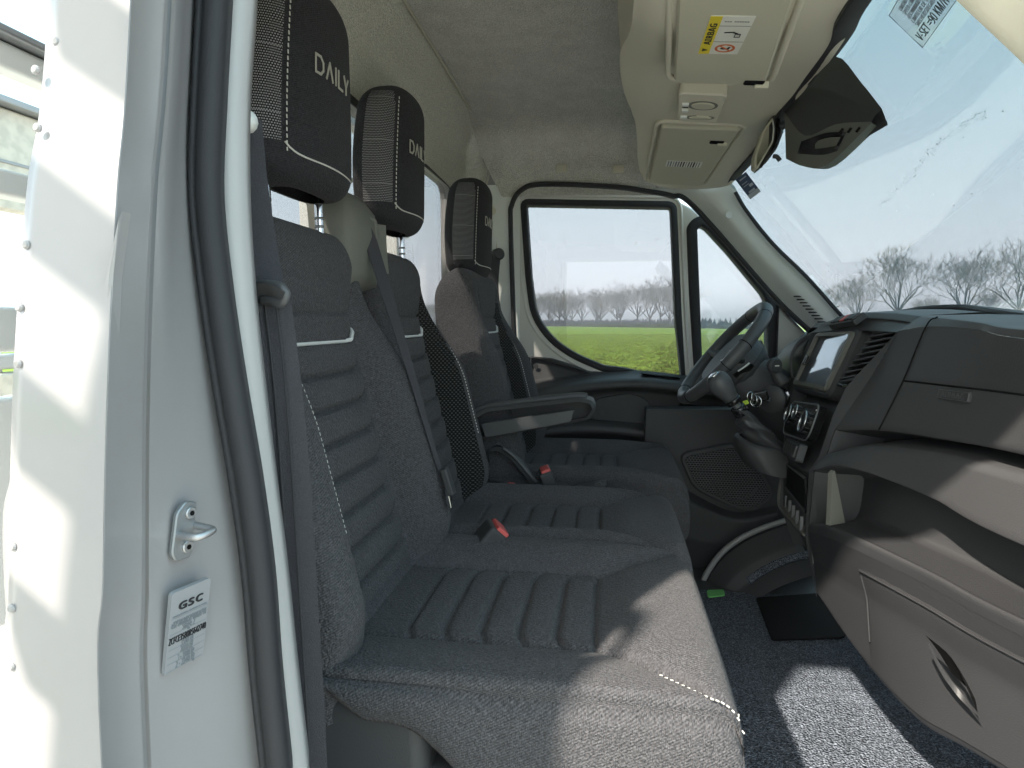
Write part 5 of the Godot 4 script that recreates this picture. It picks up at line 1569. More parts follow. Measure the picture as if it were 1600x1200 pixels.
	part("vent_tab", rbox(Vector3(0.010, 0.010, 0.016), 0.003), M.zinc, vn, "", Transform3D(Basis(), vtl.lerp(vbl, 0.62).lerp(vtr, 0.35) + Vector3(-0.006, -0.03, 0)))
	part("vent_wheel", rbox(Vector3(0.016, 0.006, 0.030), 0.002), M.gloss_black, vn, "", Transform3D(Basis(), Vector3(0.4375,1.4820,-1.2700)))
	# hazard switch strip on top
	var hz := Vector3(0.4944,1.6080,-1.4400)
	var hx := frame_at(hz + Vector3(0.0, -0.003, 0), Vector3(0.5086,1.6117,-1.4000) - Vector3(0.5031,1.6000,-1.5600), Vector3(0.8, 0.6, 0))
	var hs := part("switch_strip", slab(rounded(rect(0.13, 0.030), 0.006), -0.01, 0.002, [], 0.001), M.dark, d, "", hx)
	for k in 5:
		part("switch", rbox(Vector3(0.020, 0.020, 0.006), 0.002), M.red if k == 2 else M.dash, hs, "red hazard light switch" if k == 2 else "", hx * Transform3D(Basis(), Vector3(-0.048 + k * 0.024, 0, 0.003)))
	# heater panel with three knobs
	var hp := frame_at((Vector3(0.4280,1.3965,-1.5600) + Vector3(0.4102,1.3707,-1.2900)) / 2.0 + Vector3(-0.008, 0.007, 0), Vector3(0.4136,1.3982,-1.2900) - Vector3(0.4233,1.3738,-1.5600), Vector3(0.30, 1, 0))
	var heat := part("heater_panel", slab(rounded(rect(0.215, 0.074), [0.03, 0.03, 0.02, 0.02]), -0.012, 0.006, [], 0.002), M.gloss_black, d, "", hp)
	part("panel_rim", tube(lift(rounded(rect(0.217, 0.076), [0.03, 0.03, 0.02, 0.02]), 0.005), 0.0016, 5, true), M.zinc, heat, "", hp)
	for e in [[Vector3(0.4217,1.3901,-1.5000), 0.0195], [Vector3(0.4203,1.4016,-1.4400), 0.015], [Vector3(0.4107,1.3948,-1.3500), 0.0215]]:
		var kx := Transform3D(hp.basis, e[0] - hp.basis.z * 0.012)
		var kn := part("heater_knob", disc(e[1], 0.032, 0.002, 24), M.gloss_black, heat, "", kx)
		part("knob_ring", tube(lift(circle(e[1] * 0.98), 0.0325), 0.0022, 6, true), M.chrome, kn, "", kx)
		for k in 12:
			var a := TAU * k / 12.0
			part("knob_rib", rbox(Vector3(0.002, 0.002, 0.026), 0.0008, 1), M.dark, kn, "", kx * Transform3D(Basis(), Vector3(cos(a) * e[1], sin(a) * e[1], 0.016)))
	for e in [[Vector3(0.4203,1.4195,-1.4200), M.label_white], [Vector3(0.4276,1.4104,-1.5000), M.red], [Vector3(0.4111,1.4275,-1.3200), M.label_white], [Vector3(0.4141,1.3677,-1.4500), M.red], [Vector3(0.4121,1.3686,-1.4200), M.ink_blue]]:
		part("panel_mark", rbox(Vector3(0.006, 0.003, 0.001), 0.0003, 1), e[1], heat, "", Transform3D(hp.basis, e[0] + Vector3(-0.004, 0, 0)))
	# row of push switches
	var bx := frame_at((Vector3(0.4177,1.3162,-1.5200) + Vector3(0.3845,1.3441,-1.2700)) / 2.0 + Vector3(-0.016, 0.004, 0), Vector3(0.3818,1.3515,-1.2700) - Vector3(0.4175,1.3221,-1.5200), Vector3(0.25, 1, 0))
	var row := part("switch_panel", slab(rounded(rect(0.20, 0.036), 0.006), -0.012, 0.003, [], 0.001), M.dark, d, "", bx)
	for k in 5:
		part("switch", rbox(Vector3(0.031, 0.024, 0.008), 0.002), M.dash, row, "", bx * Transform3D(Basis(), Vector3(-0.070 + k * 0.035, 0, 0.003)))
	# open cubby below, with vertical ribs and its own floor
	var cb := thing_part("cubby", d)
	var c0 := Vector3(0.4070,1.2786,-1.5000)
	var c1 := Vector3(0.3692,1.3087,-1.2400)
	var c2 := Vector3(0.3719,1.2452,-1.2400)
	var c3 := Vector3(0.4049,1.2254,-1.5000)
	part("cubby_mouth", sm([PackedVector3Array([c0, c1]), PackedVector3Array([c3, c2])]), M.void_black, cb)
	part("cubby_rim", tube(PackedVector3Array([c0, c1, c2, c3]), 0.003, 6, true), M.dash_top, cb)
	var r0 := Vector3(0.4076,1.1956,-1.4900)
	var r1 := Vector3(0.3713,1.2198,-1.2500)
	for k in 5: put_bar("cubby_rib", r0.lerp(r1, k / 4.0) + Vector3(-0.003, 0.014, 0), r0.lerp(r1, k / 4.0) + Vector3(-0.003, -0.014, 0), 0.005, 0.006, M.zinc, cb, 0.001)
	part("cubby_floor", skin([[Vector3(0.4046,1.1721,-1.5400), Vector3(0.3852,1.1928,-1.3800), Vector3(0.3660,1.2087,-1.2300)], [Vector3(0.4078,1.1868,-1.5000), Vector3(0.3883,1.2019,-1.3600), Vector3(0.3689,1.2211,-1.2300)]], 4, 2), M.tower, cb)
	part("painted_edge", tube(bend([Vector3(0.4213,1.2727,-1.5700), Vector3(0.4055,1.2154,-1.5500), Vector3(0.4032,1.1721,-1.5400), Vector3(0.3854,1.1874,-1.3800), Vector3(0.3655,1.2072,-1.2200)], 5), 0.004, 6), M.tower, cb)

func circle(r: float, n := 28) -> Array:
	var o := []
	for k in n: o.append(Vector2(cos(TAU * k / n), sin(TAU * k / n)) * r)
	return o

# ---------------------------------------------------------------- wheel, levers, shelf, visors, mirror
func fittings() -> void:
	# steering wheel
	var wc := Vector3(0.3066,1.5146,-1.7800)
	var a1 := (Vector3(0.4040,1.6320,-1.7800) - Vector3(0.2062,1.3937,-1.7800)).normalized()
	var R := Vector3(0.4040,1.6320,-1.7800).distance_to(Vector3(0.2062,1.3937,-1.7800)) / 2.0
	var sw := thing("steering_wheel", "black leather steering wheel in front of the driver's seat", "steering wheel", wc)
	var zx := Vector3(0, 0, 1)
	var nrm := zx.cross(a1).normalized()
	if nrm.x > 0: nrm = -nrm
	var ring := PackedVector3Array()
	var rr := []
	for k in 64:
		var a := TAU * k / 64.0
		ring.append(wc + (a1 * cos(a) + zx * sin(a)) * R)
		rr.append(0.0165 + 0.0025 * groove(fposmod(a + 0.5, TAU) - 0.5 - 0.0, 0.5))
	part("rim", tube(ring, rr, 14, true), M.leather, sw)
	part("rim_grip_band", tube(arc_pts(wc, a1, zx, R, 2.75, 3.55), 0.0174, 14), M.dash_top, sw)
	for a in [2.7, 3.6, 0.55, -0.55, 1.3, 1.75]:
		part("rim_seam", tube(arc_pts(wc, a1, zx, R, a, a + 0.012), 0.0176, 14), M.seam, sw)
	var hub_x := Transform3D(Basis(zx, a1, nrm) if zx.cross(a1).dot(nrm) > 0 else Basis(-zx, a1, nrm), wc - nrm * 0.035)
	var ho := []
	for k in 40:
		var a := TAU * k / 40.0
		ho.append(Vector2(cos(a) * 0.105, sin(a) * 0.085 - (0.014 if sin(a) < 0 else 0.0)))
	part("airbag_hub", slab(ho, -0.02, 0.034, [], 0.016), M.dash, sw, "", hub_x)
	part("hub_back", tube(PackedVector3Array([wc - nrm * 0.12, wc - nrm * 0.08, wc - nrm * 0.05]), [0.055, 0.075, 0.09], 20), M.dark, sw)
	for e in [[zx, -0.01], [-zx, -0.01], [-a1, 0.0]]:
		put_bar("spoke", wc + e[0] * 0.085 - nrm * 0.022, wc + e[0] * (R - 0.004) - nrm * 0.002, 0.045, 0.016, M.dash, sw, 0.006)
	part("thumb_buttons", rbox(Vector3(0.030, 0.040, 0.010), 0.003), M.gloss_black, sw, "", hub_x * Transform3D(Basis(), Vector3(0.09, -0.005, 0.038)))
	# steering column cover with ignition and stalk
	var col := thing("steering_column", "dark steering column cover with stalk and ignition lock behind the wheel", "steering column", wc - nrm * 0.15)
	var cdir := (-nrm * 0.92 + Vector3(0, 0, 0)).normalized()
	var rows := []
	for e in [[0.05, 0.062, 0.070], [0.10, 0.075, 0.082], [0.20, 0.080, 0.085], [0.30, 0.075, 0.08]]:
		var ctr: Vector3 = wc - nrm * e[0]
		var r := PackedVector3Array()
		for k in 24:
			var a := TAU * k / 24.0
			var ca := cos(a)
			var sa := sin(a)
			r.append(ctr + zx * signf(ca) * pow(absf(ca), 0.6) * e[2] + a1 * signf(sa) * pow(absf(sa), 0.6) * e[1] - Vector3(0, 0.012, 0))
		rows.append(r)
	part("column_cover", sm(rows, true), M.dash, col)
	var slot_o := Vector3(0.3404,1.4821,-1.6650)
	part("lever_slot", tube(bend([Vector3(0.3158,1.4644,-1.6620), Vector3(0.3308,1.4774,-1.6620), Vector3(0.3489,1.4840,-1.6620), Vector3(0.3578,1.4937,-1.6620)], 5), 0.006, 6), M.void_black, col)
	part("lever_mark", tube(bend([Vector3(0.3219,1.4778,-1.6560), Vector3(0.3354,1.4875,-1.6560), Vector3(0.3487,1.4988,-1.6560)], 4), 0.0022, 5), M.trim, col)
	part("stalk", tube(bend([Vector3(0.4214,1.4506,-1.6200), Vector3(0.4059,1.4722,-1.6200), Vector3(0.3978,1.4907,-1.6200)], 5), [0.018, 0.017, 0.016, 0.015, 0.014, 0.013, 0.013, 0.013, 0.014, 0.015, 0.016], 10), M.dash, col)
	var skx := frame_at(Vector3(0.3925,1.4963,-1.6050), Vector3(0.9, 0, -0.4), Vector3.UP)
	part("stalk_end", disc(0.0185, 0.014, 0.004, 20), M.dark, col, "", skx)
	part("stalk_mark", rbox(Vector3(0.012, 0.003, 0.001), 0.0004, 1), M.label_white, col, "", skx * Transform3D(Basis(), Vector3(0, 0, 0.0145)))
	part("ignition_lock", tube(PackedVector3Array([Vector3(0.4110,1.4162,-1.6200), Vector3(0.3863,1.4168,-1.5850)]), 0.028, 18), M.gloss_black, col)
	part("ignition_ring", tube(PackedVector3Array([Vector3(0.3918,1.4178,-1.5900), Vector3(0.3856,1.4171,-1.5820)]), 0.033, 18), M.dark, col)
	var key := thing("ignition_key", "bunch of keys hanging in the ignition lock", "key", Vector3(0.3597,1.4248,-1.5650))
	put_bar("key_blade", Vector3(0.3822,1.4173,-1.5800), Vector3(0.3627,1.4218,-1.5650), 0.004, 0.010, M.steel, key, 0.001)
	part("key_head", rbox(Vector3(0.042, 0.026, 0.014), 0.006), M.gloss_black, key, "", Transform3D(Basis(Vector3.BACK, 0.2), Vector3(0.3527,1.4267,-1.5600)))
	for k in 4:
		part("key_ring", tube(lift(circle(0.010 + 0.001 * k, 14), 0.0), 0.0016, 5, true), M.chrome, key, "", Transform3D(Basis(Vector3.UP, 0.5 + k * 0.7), Vector3(0.3330,1.4270,-1.5550) + Vector3(0.004 * k, -0.004 * k, 0)))
	part("key_tag", rbox(Vector3(0.013, 0.010, 0.003), 0.002), M.lime, key, "", Transform3D(Basis(Vector3.BACK, 0.3), Vector3(0.3210,1.4123,-1.5500)))
	# gear lever with gaiter
	var gl := thing("gear_lever", "black gear lever with rounded knob and leather gaiter", "gear lever", Vector3(0.3743,1.3156,-1.5800))
	var g0 := Vector3(0.2447,1.4713,-1.5000)
	var g1 := Vector3(0.2694,1.4424,-1.5000)
	var g2 := Vector3(0.2850,1.4216,-1.5050)
	part("shaft", tube(PackedVector3Array([Vector3(0.2763,1.4303,-1.5050), Vector3(0.3179,1.3834,-1.5300)]), 0.0095, 12), M.zinc, gl)
	var kr := PackedFloat32Array([0.008, 0.018, 0.0245, 0.027, 0.0265, 0.024, 0.0205, 0.0175, 0.0165])
	var kp := PackedVector3Array()
	var kd := (g2 - g0).normalized()
	for e in [-0.012, -0.009, -0.002, 0.008, 0.020, 0.032, 0.043, 0.052, 0.060]: kp.append(g0 + kd * e)
	var knob := part("knob", tube(kp, kr, 20), M.leather, gl)
	part("knob_cap", tube(PackedVector3Array([g0 - kd * 0.0135, g0 - kd * 0.0095]), [0.010, 0.0165], 18), M.chrome, knob)
	part("knob_collar", tube(PackedVector3Array([g0 + kd * 0.058, g0 + kd * 0.070]), [0.0185, 0.0175], 16), M.gloss_black, knob)
	part("lock_collar", tube(PackedVector3Array([Vector3(0.2958,1.4058,-1.5150), Vector3(0.3071,1.3921,-1.5200)]), [0.0165, 0.0185], 16), M.gloss_black, gl)
	var gt := []
	var rng := RandomNumberGenerator.new()
	rng.seed = 9
	var top := Vector3(0.3016,1.4000,-1.5150)
	var basec := Vector3(0.3852,1.3044,-1.6000)
	for i in 29:
		var t := i / 28.0
		var ring2 := PackedVector3Array()
		var ctr := top.lerp(basec, pow(t, 0.9)) + Vector3(-0.004 * sin(t * PI), 0.006 * sin(t * PI), 0)
		for k in 36:
			var a := TAU * k / 36.0
			var rad := lerpf(0.017, 0.056, pow(t, 1.05))
			var fold := 1.0 + 0.09 * sin(t * PI) * sin(a * 5.0 + t * 9.0) + 0.11 * sin(t * 15.0 + sin(a) * 1.2) * sin(t * PI)
			ring2.append(ctr + Vector3(cos(a) * rad * fold, 0.020 * cos(a) * t * -0.8, sin(a) * rad * fold * 1.1))
		gt.append(ring2)
	part("gaiter", sm(gt, true), M.leather, gl)
	var cr := []
	for e in [[0.062, 0.004, 0.0], [0.069, 0.006, 0.0], [0.074, -0.004, 0.0], [0.080, -0.022, 0.004], [0.085, -0.060, 0.03]]:
		var r := PackedVector3Array()
		for k in 36:
			var a := TAU * k / 36.0
			r.append(basec + Vector3(signf(cos(a)) * pow(absf(cos(a)), 0.7) * e[0] + e[2], e[1] - 0.016 * cos(a), signf(sin(a)) * pow(absf(sin(a)), 0.7) * e[0] * 1.15))
		cr.append(r)
	part("gaiter_console", sm(cr, true), M.dash, gl)
	# handbrake, lying between the driver's seat and the middle seat
	var hb := thing("handbrake", "dark handbrake lever lying beside the driver's seat", "handbrake", Vector3(-0.1003,1.2089,-1.5000))
	part("lever", tube(bend([Vector3(-0.1308,1.1842,-1.5000), Vector3(-0.0773,1.2004,-1.5000), Vector3(-0.0245,1.2118,-1.5000), Vector3(0.0025,1.2190,-1.5000)], 4), [0.006, 0.007, 0.007, 0.008, 0.009, 0.010, 0.011, 0.012, 0.0125, 0.0125, 0.012, 0.011, 0.008], 10), M.dash, hb)
	part("grip_ridge", rbox(Vector3(0.016, 0.010, 0.018), 0.003), M.dash_top, hb, "", Transform3D(Basis(Vector3.BACK, 0.4), Vector3(-0.0169,1.2193,-1.4900)))
	part("seat_tray", rbox(Vector3(0.26, 0.016, 0.09), 0.006), M.dark, hb, "", Transform3D(Basis(), Vector3(-0.1014,1.1815,-1.5200)))
	# mat pad and tag on the floor
	var pad := part("rubber_pad", slab(rounded([Vector2(-1.0251,2.1421), Vector2(-1.0128,2.1412), Vector2(-1.0137,2.1310), Vector2(-1.0260,2.1318)], 0.0), 0, 0.001), M.void_black, self)
	pad.mesh = floor_patch([Vector3(0.4124,0.8460,-1.7731), Vector3(0.6095,0.8460,-1.8363), Vector3(0.5937,0.8460,-1.6112), Vector3(0.5701,0.8460,-1.5721), Vector3(0.3967,0.8460,-1.5336)])
	pad.transform = Transform3D()
	tag(pad, "flat black rubber pad lying on the carpet below the dashboard", "mat")
	var gt2 := part("green_tag", floor_patch([Vector3(0.2847,0.8500,-1.7958), Vector3(0.3335,0.8500,-1.8074), Vector3(0.3301,0.8500,-1.7684), Vector3(0.2811,0.8500,-1.7485)]), M.green, self)
	tag(gt2, "small green plastic tag on the carpet beside the middle seat", "tag")
	overhead()

func floor_patch(pts: Array) -> Mesh:
	var o := []
	for p in pts: o.append(Vector2(p.x, -p.z))
	var m := slab(rounded(o, 0.01), 0.0, 0.004, [], 0.001)
	var st := SurfaceTool.new()
	st.append_from(m, 0, Transform3D(Basis(Vector3(1, 0, 0), Vector3(0, 0, -1), Vector3(0, 1, 0)), Vector3(0, pts[0].y - 0.003, 0)))
	return st.commit()

func arc_pts(c: Vector3, u: Vector3, v: Vector3, r: float, a0: float, a1: float, n := 8) -> PackedVector3Array:
	var o := PackedVector3Array()
	for k in n + 1:
		var a := lerpf(a0, a1, k / float(n))
		o.append(c + (u * cos(a) + v * sin(a)) * r)
	return o

func overhead() -> void:
	var s := thing("overhead_shelf", "beige moulded shelf above the windscreen carrying the visors and light", "overhead shelf", Vector3(0.2, 2.1, -1.3))
	# rear edge (towards the seats), underside and front edge, from the driver's side to the passenger's
	var rear := [Vector3(0.1720,2.0242,-2.1000), Vector3(0.1185,2.0292,-2.0600), Vector3(0.0889,2.0539,-1.9800), Vector3(0.0672,2.0879,-1.6800), Vector3(0.0326,2.0974,-1.4600), Vector3(0.0215,2.0993,-1.2800), Vector3(0.0342,2.0657,-1.1000), Vector3(0.0349,2.0442,-0.9500)]
	rear.append(rear[7] + Vector3(0.0, -0.002, 0.40))
	var under := []
	var front := []
	var up := []
	var hd := [Vector3(0.3645,2.0224,-2.1200), Vector3(0.3647,2.0276,-2.0800), Vector3(0.3643,2.0344,-2.0000), Vector3(0.3735,2.0505,-1.6800), Vector3(0.3636,2.0444,-1.4600), Vector3(0.3589,2.0466,-1.3000), Vector3(0.3434,2.0353,-1.1200), Vector3(0.3168,2.0228,-0.9500)]
	hd.append(hd[7] + Vector3(-0.005, -0.002, 0.40))
	for i in rear.size():
		up.append(rear[i] + Vector3(-0.012, 0.10, 0.0))
		under.append(rear[i].lerp(hd[i], 0.22) + Vector3(0, -0.012, 0))
		front.append(hd[i])
	var ends := []
	part("shelf_moulding", skin([up, off(rear, -0.004, 0.012), rear, under, front, off(hd, 0.02, 0.05)], 6, 5), M.beige, s)
	# raised rim along the shelf's rear edge
	# visors: driver's and passenger's
	var dv := [Vector3(0.1189,2.0682,-1.6000), Vector3(0.2992,2.0602,-1.6000), Vector3(0.2789,2.0204,-2.0600), Vector3(0.1183,2.0407,-2.0600)]
	visor(dv, "driver's sun visor with a small white barcode label, folded up", false)
	var pv := [Vector3(0.0795,2.0334,-0.8400), Vector3(0.2220,2.0222,-0.8400), Vector3(0.2676,2.0260,-1.2200), Vector3(0.1112,2.0378,-1.2200)]
	visor(pv, "passenger's sun visor with yellow airbag warning label, folded up", true)
	# courtesy light between them
	var l := thing("courtesy_light", "beige courtesy light with oval lens and switches between the visors", "light", Vector3(0.1851,2.0440,-1.4000))
	var ll := Vector3(0.1350,2.0522,-1.4100)
	var lr := Vector3(0.2305,2.0418,-1.4000)
	var lt := Vector3(0.1734,2.0499,-1.3350)
	var lb := Vector3(0.1926,2.0344,-1.4700)
	var xf := frame_at((ll + lr) / 2.0 + Vector3(0, -0.006, 0), lr - ll, lt - lb)
	var w := ll.distance_to(lr)
	var h := lt.distance_to(lb)
	part("light_body", slab(rounded([Vector2(-w * 0.48, -h * 0.5), Vector2(w * 0.38, -h * 0.5), Vector2(w * 0.5, h * 0.46), Vector2(-w * 0.48, h * 0.5)], 0.014), -0.02, 0.006, [], 0.003), M.beige, l, "", xf)
	for e in [[0.03, 0.12, 0.030, 0.020], [0.0, -0.30, 0.030, 0.010]]:
		var el := []
		for p in circle(1.0, 24): el.append(Vector2(p.x * e[2] + e[0] * w, p.y * e[3] + e[1] * h))
		part("oval_recess", slab(el, 0.0, 0.0075, [], 0.001), M.tower, l, "", xf)
		var el2 := []
		for p in el: el2.append(p * 0.82 + Vector2(e[0] * w, e[1] * h) * 0.18 + Vector2(0.001, 0.002))
		part("lens", slab(el2, 0.0, 0.0095, [], 0.003), M.visor, l, "", xf)
	for e in [[-0.32, 0.16], [-0.32, -0.04], [-0.34, -0.28]]:
		part("rocker_switch", rbox(Vector3(0.014, 0.010, 0.006), 0.002), M.trim, l, "", xf * Transform3D(Basis(), Vector3(e[0] * w, e[1] * h, 0.0075)))
	part("switch_shadow_gap", rbox(Vector3(0.012, 0.004, 0.002), 0.0005, 1), M.seam, l, "", xf * Transform3D(Basis(), Vector3(-0.32 * w, 0.06 * h, 0.0065)))
	# interior mirror: pale back shell seen from the side, dark rim
	var mr := thing("interior_mirror", "small folded rear view mirror with pale face beside the camera housing", "mirror", Vector3(0.3408,1.9845,-1.5000))
	var mo := rounded([Vector2(0.3453,2.0406), Vector2(0.3501,2.0176), Vector2(0.3486,1.9882), Vector2(0.3174,1.9312), Vector2(0.3106,1.9355), Vector2(0.3110,1.9613), Vector2(0.3265,2.0119)], .006)
	part("mirror_face", slab(mo, -1.53, -1.494, [], 0.004), M.beige_dark, mr)
	part("mirror_shell", slab(rounded([Vector2(0.3462,2.0463), Vector2(0.3621,2.0469), Vector2(0.3705,2.0331), Vector2(0.3714,2.0115), Vector2(0.3594,1.9769), Vector2(0.3366,1.9451), Vector2(0.3209,1.9333), Vector2(0.3457,1.9883)], .006), -1.56, -1.503, [], 0.006), M.dark, mr)
	part("mirror_stem", tube(bend([Vector3(0.3631,2.0200,-1.5100), Vector3(0.3811,2.0326,-1.5100), Vector3(0.3972,2.0587,-1.5100)], 4), 0.008, 8), M.dark, mr)
	part("adjust_lever", tube(bend([Vector3(0.3520,1.9609,-1.5100), Vector3(0.3601,1.9592,-1.5100), Vector3(0.3671,1.9508,-1.5100)], 4), 0.005, 8), M.dark, mr)
	# camera and sensor housing against the glass
	var cm := thing("camera_housing", "black camera and sensor housing hanging at the top of the windscreen", "sensor housing", Vector3(0.3991,1.9869,-1.3200))
	var ra := [Vector3(0.3676,2.0476,-1.3300), Vector3(0.3739,2.0474,-1.2000), Vector3(0.4166,2.0035,-1.2000), Vector3(0.4522,1.9581,-1.2000)]
	var rb := [Vector3(0.3663,2.0567,-1.4200), Vector3(0.3829,2.0375,-1.3300), Vector3(0.4265,1.9925,-1.2700), Vector3(0.4480,1.9518,-1.2200)]
	var rc := [Vector3(0.3626,2.0398,-1.4700), Vector3(0.3807,1.9670,-1.3800), Vector3(0.4117,1.9642,-1.3000), Vector3(0.4516,1.9491,-1.2400)]
	var rd := [Vector3(0.3714,1.9474,-1.4800), Vector3(0.3974,1.9212,-1.4400), Vector3(0.4239,1.9088,-1.3800), Vector3(0.4590,1.9525,-1.2600)]
	part("housing_shell", facets([ra, rb, rc], 4), M.dark, cm)
	part("housing_end", facets([ra, off(ra, 0.05, 0.0, -0.10), off(rd, 0.05, 0.02, -0.10), rd], 4), M.dark, cm)
	part("housing_underside", facets([rc, rd], 4), M.tower, cm)
	part("sensor_window", skin([[Vector3(0.3753,1.9575,-1.3850), Vector3(0.4021,1.9556,-1.3250), Vector3(0.4269,1.9458,-1.2900)], [Vector3(0.3797,1.9439,-1.4250), Vector3(0.4090,1.9253,-1.3650), Vector3(0.4210,1.9194,-1.3150)]], 4, 3), M.gloss_black, cm)
	part("sensor_lens", skin([[Vector3(0.3849,1.9503,-1.3920), Vector3(0.4040,1.9475,-1.3300), Vector3(0.4210,1.9403,-1.2980)], [Vector3(0.3923,1.9447,-1.4000), Vector3(0.4050,1.9318,-1.3380), Vector3(0.4141,1.9256,-1.3020)]], 4, 3), M.tower, cm)
	for k in 3:
		part("cooling_slot", tube(PackedVector3Array([Vector3(0.4162,1.9488,-1.2750) , Vector3(0.4127,1.9425,-1.2800)]), 0.0025, 5), M.void_black, cm, "", Transform3D(Basis(), (Vector3(0.4259,1.9457,-1.2620) - Vector3(0.4162,1.9488,-1.2750)) * k))
		part("cooling_slot", tube(PackedVector3Array([Vector3(0.4065,1.9264,-1.4250) , Vector3(0.4033,1.9200,-1.4300)]), 0.0025, 5), M.void_black, cm, "", Transform3D(Basis(), (Vector3(0.4135,1.9237,-1.4150) - Vector3(0.4065,1.9264,-1.4250)) * k))
	for e in [Vector3(0.3938,1.9983,-1.3720), Vector3(0.3842,1.9949,-1.3920)]:
		part("screw_cap", disc(0.0035, 0.002, 0.0005, 10), M.dash_top, cm, "", Transform3D(Basis(Vector3.UP, 0.5), e + Vector3(0, 0, 0.003)))
	# stickers on the glass
	var vk := thing("inspection_sticker", "small dark blue sticker at the driver's top corner of the windscreen", "sticker", Vector3(0.3979,1.9969,-2.0000))
	var vo := Vector3(0.3881,1.9809,-2.0200)
	var vx := frame_at(Vector3(0.3997,1.9968,-2.0000), Vector3(0.4336,1.9737,-1.9800) - Vector3(0.4060,1.9527,-1.9800), Vector3(0.3879,2.0300,-2.0000) - Vector3(0.4277,1.9668,-2.0000))
	part("sticker_face", slab(rect(0.036, 0.072), -0.001, 0.0), M.ink_blue, vk, "", vx)
	part("sticker_foot", slab(rect(0.036, 0.014), 0.0, 0.0006), M.label_silver, vk, "", vx * Transform3D(Basis(), Vector3(0, -0.029, 0)))
	for e in [[0.0, 0.026, 0.022, 0.004], [-0.004, 0.012, 0.018, 0.002], [-0.004, 0.004, 0.018, 0.002], [0.008, -0.003, 0.012, 0.008], [0.0, -0.018, 0.02, 0.006]]:
		part("print", rbox(Vector3(e[2], e[3], 0.0006), 0.0002, 1), M.label_silver, vk, "", vx * Transform3D(Basis(), Vector3(e[0], e[1], 0.0006)))
	var sl := thing("speed_sticker", "clear speed limiter sticker with small print at the top of the windscreen", "sticker", Vector3(0.3950,1.9894,-0.9200))
	var s0 := Vector3(0.4458,1.9962,-1.0479)
	var s1 := Vector3(0.4353,2.0087,-0.9410)
	var s3 := Vector3(0.4023,2.0479,-1.0603)
	var sd := (s1 - s0)
	var su := (s3 - s0)
	var sx := frame_at(s0, sd, su)
	var sw := sd.length() * 1.15
	var sh := (su - sd.normalized() * su.dot(sd.normalized())).length()
	part("sticker_film", slab(rect(sw, sh), -0.0006, 0.0), M.film, sl, "", sx * Transform3D(Basis(), Vector3(sw / 2, sh / 2, 0)))
	part("film_edge", tube(lift(rect(sw, sh), 0.0006), 0.0006, 5, true), M.ink_grey, sl, "", sx * Transform3D(Basis(), Vector3(sw / 2, sh / 2, 0)))
	words("V-SET =90 KM/H", sh * 0.21, M.ink, sl, sx * Transform3D(Basis(), Vector3(sw * 0.46, sh * 0.18, 0.0008)), sw * 0.76, "print")
	for e in ["SNELHEIDSBEGRENZER", "LIMITEUR DE VITESSE", "GESCHWINDIGKEITSBEGRENZER", "SPEED LIMITED VEHICLE", "LIMITADOR DE VELOCIDAD"]:
		var i := ["SNELHEIDSBEGRENZER", "LIMITEUR DE VITESSE", "GESCHWINDIGKEITSBEGRENZER", "SPEED LIMITED VEHICLE", "LIMITADOR DE VELOCIDAD"].find(e)
		words(e, sh * 0.10, M.ink_grey, sl, sx * Transform3D(Basis(), Vector3(sw * 0.52, sh * (0.37 + 0.12 * i), 0.0008)), sw * 0.62, "print")

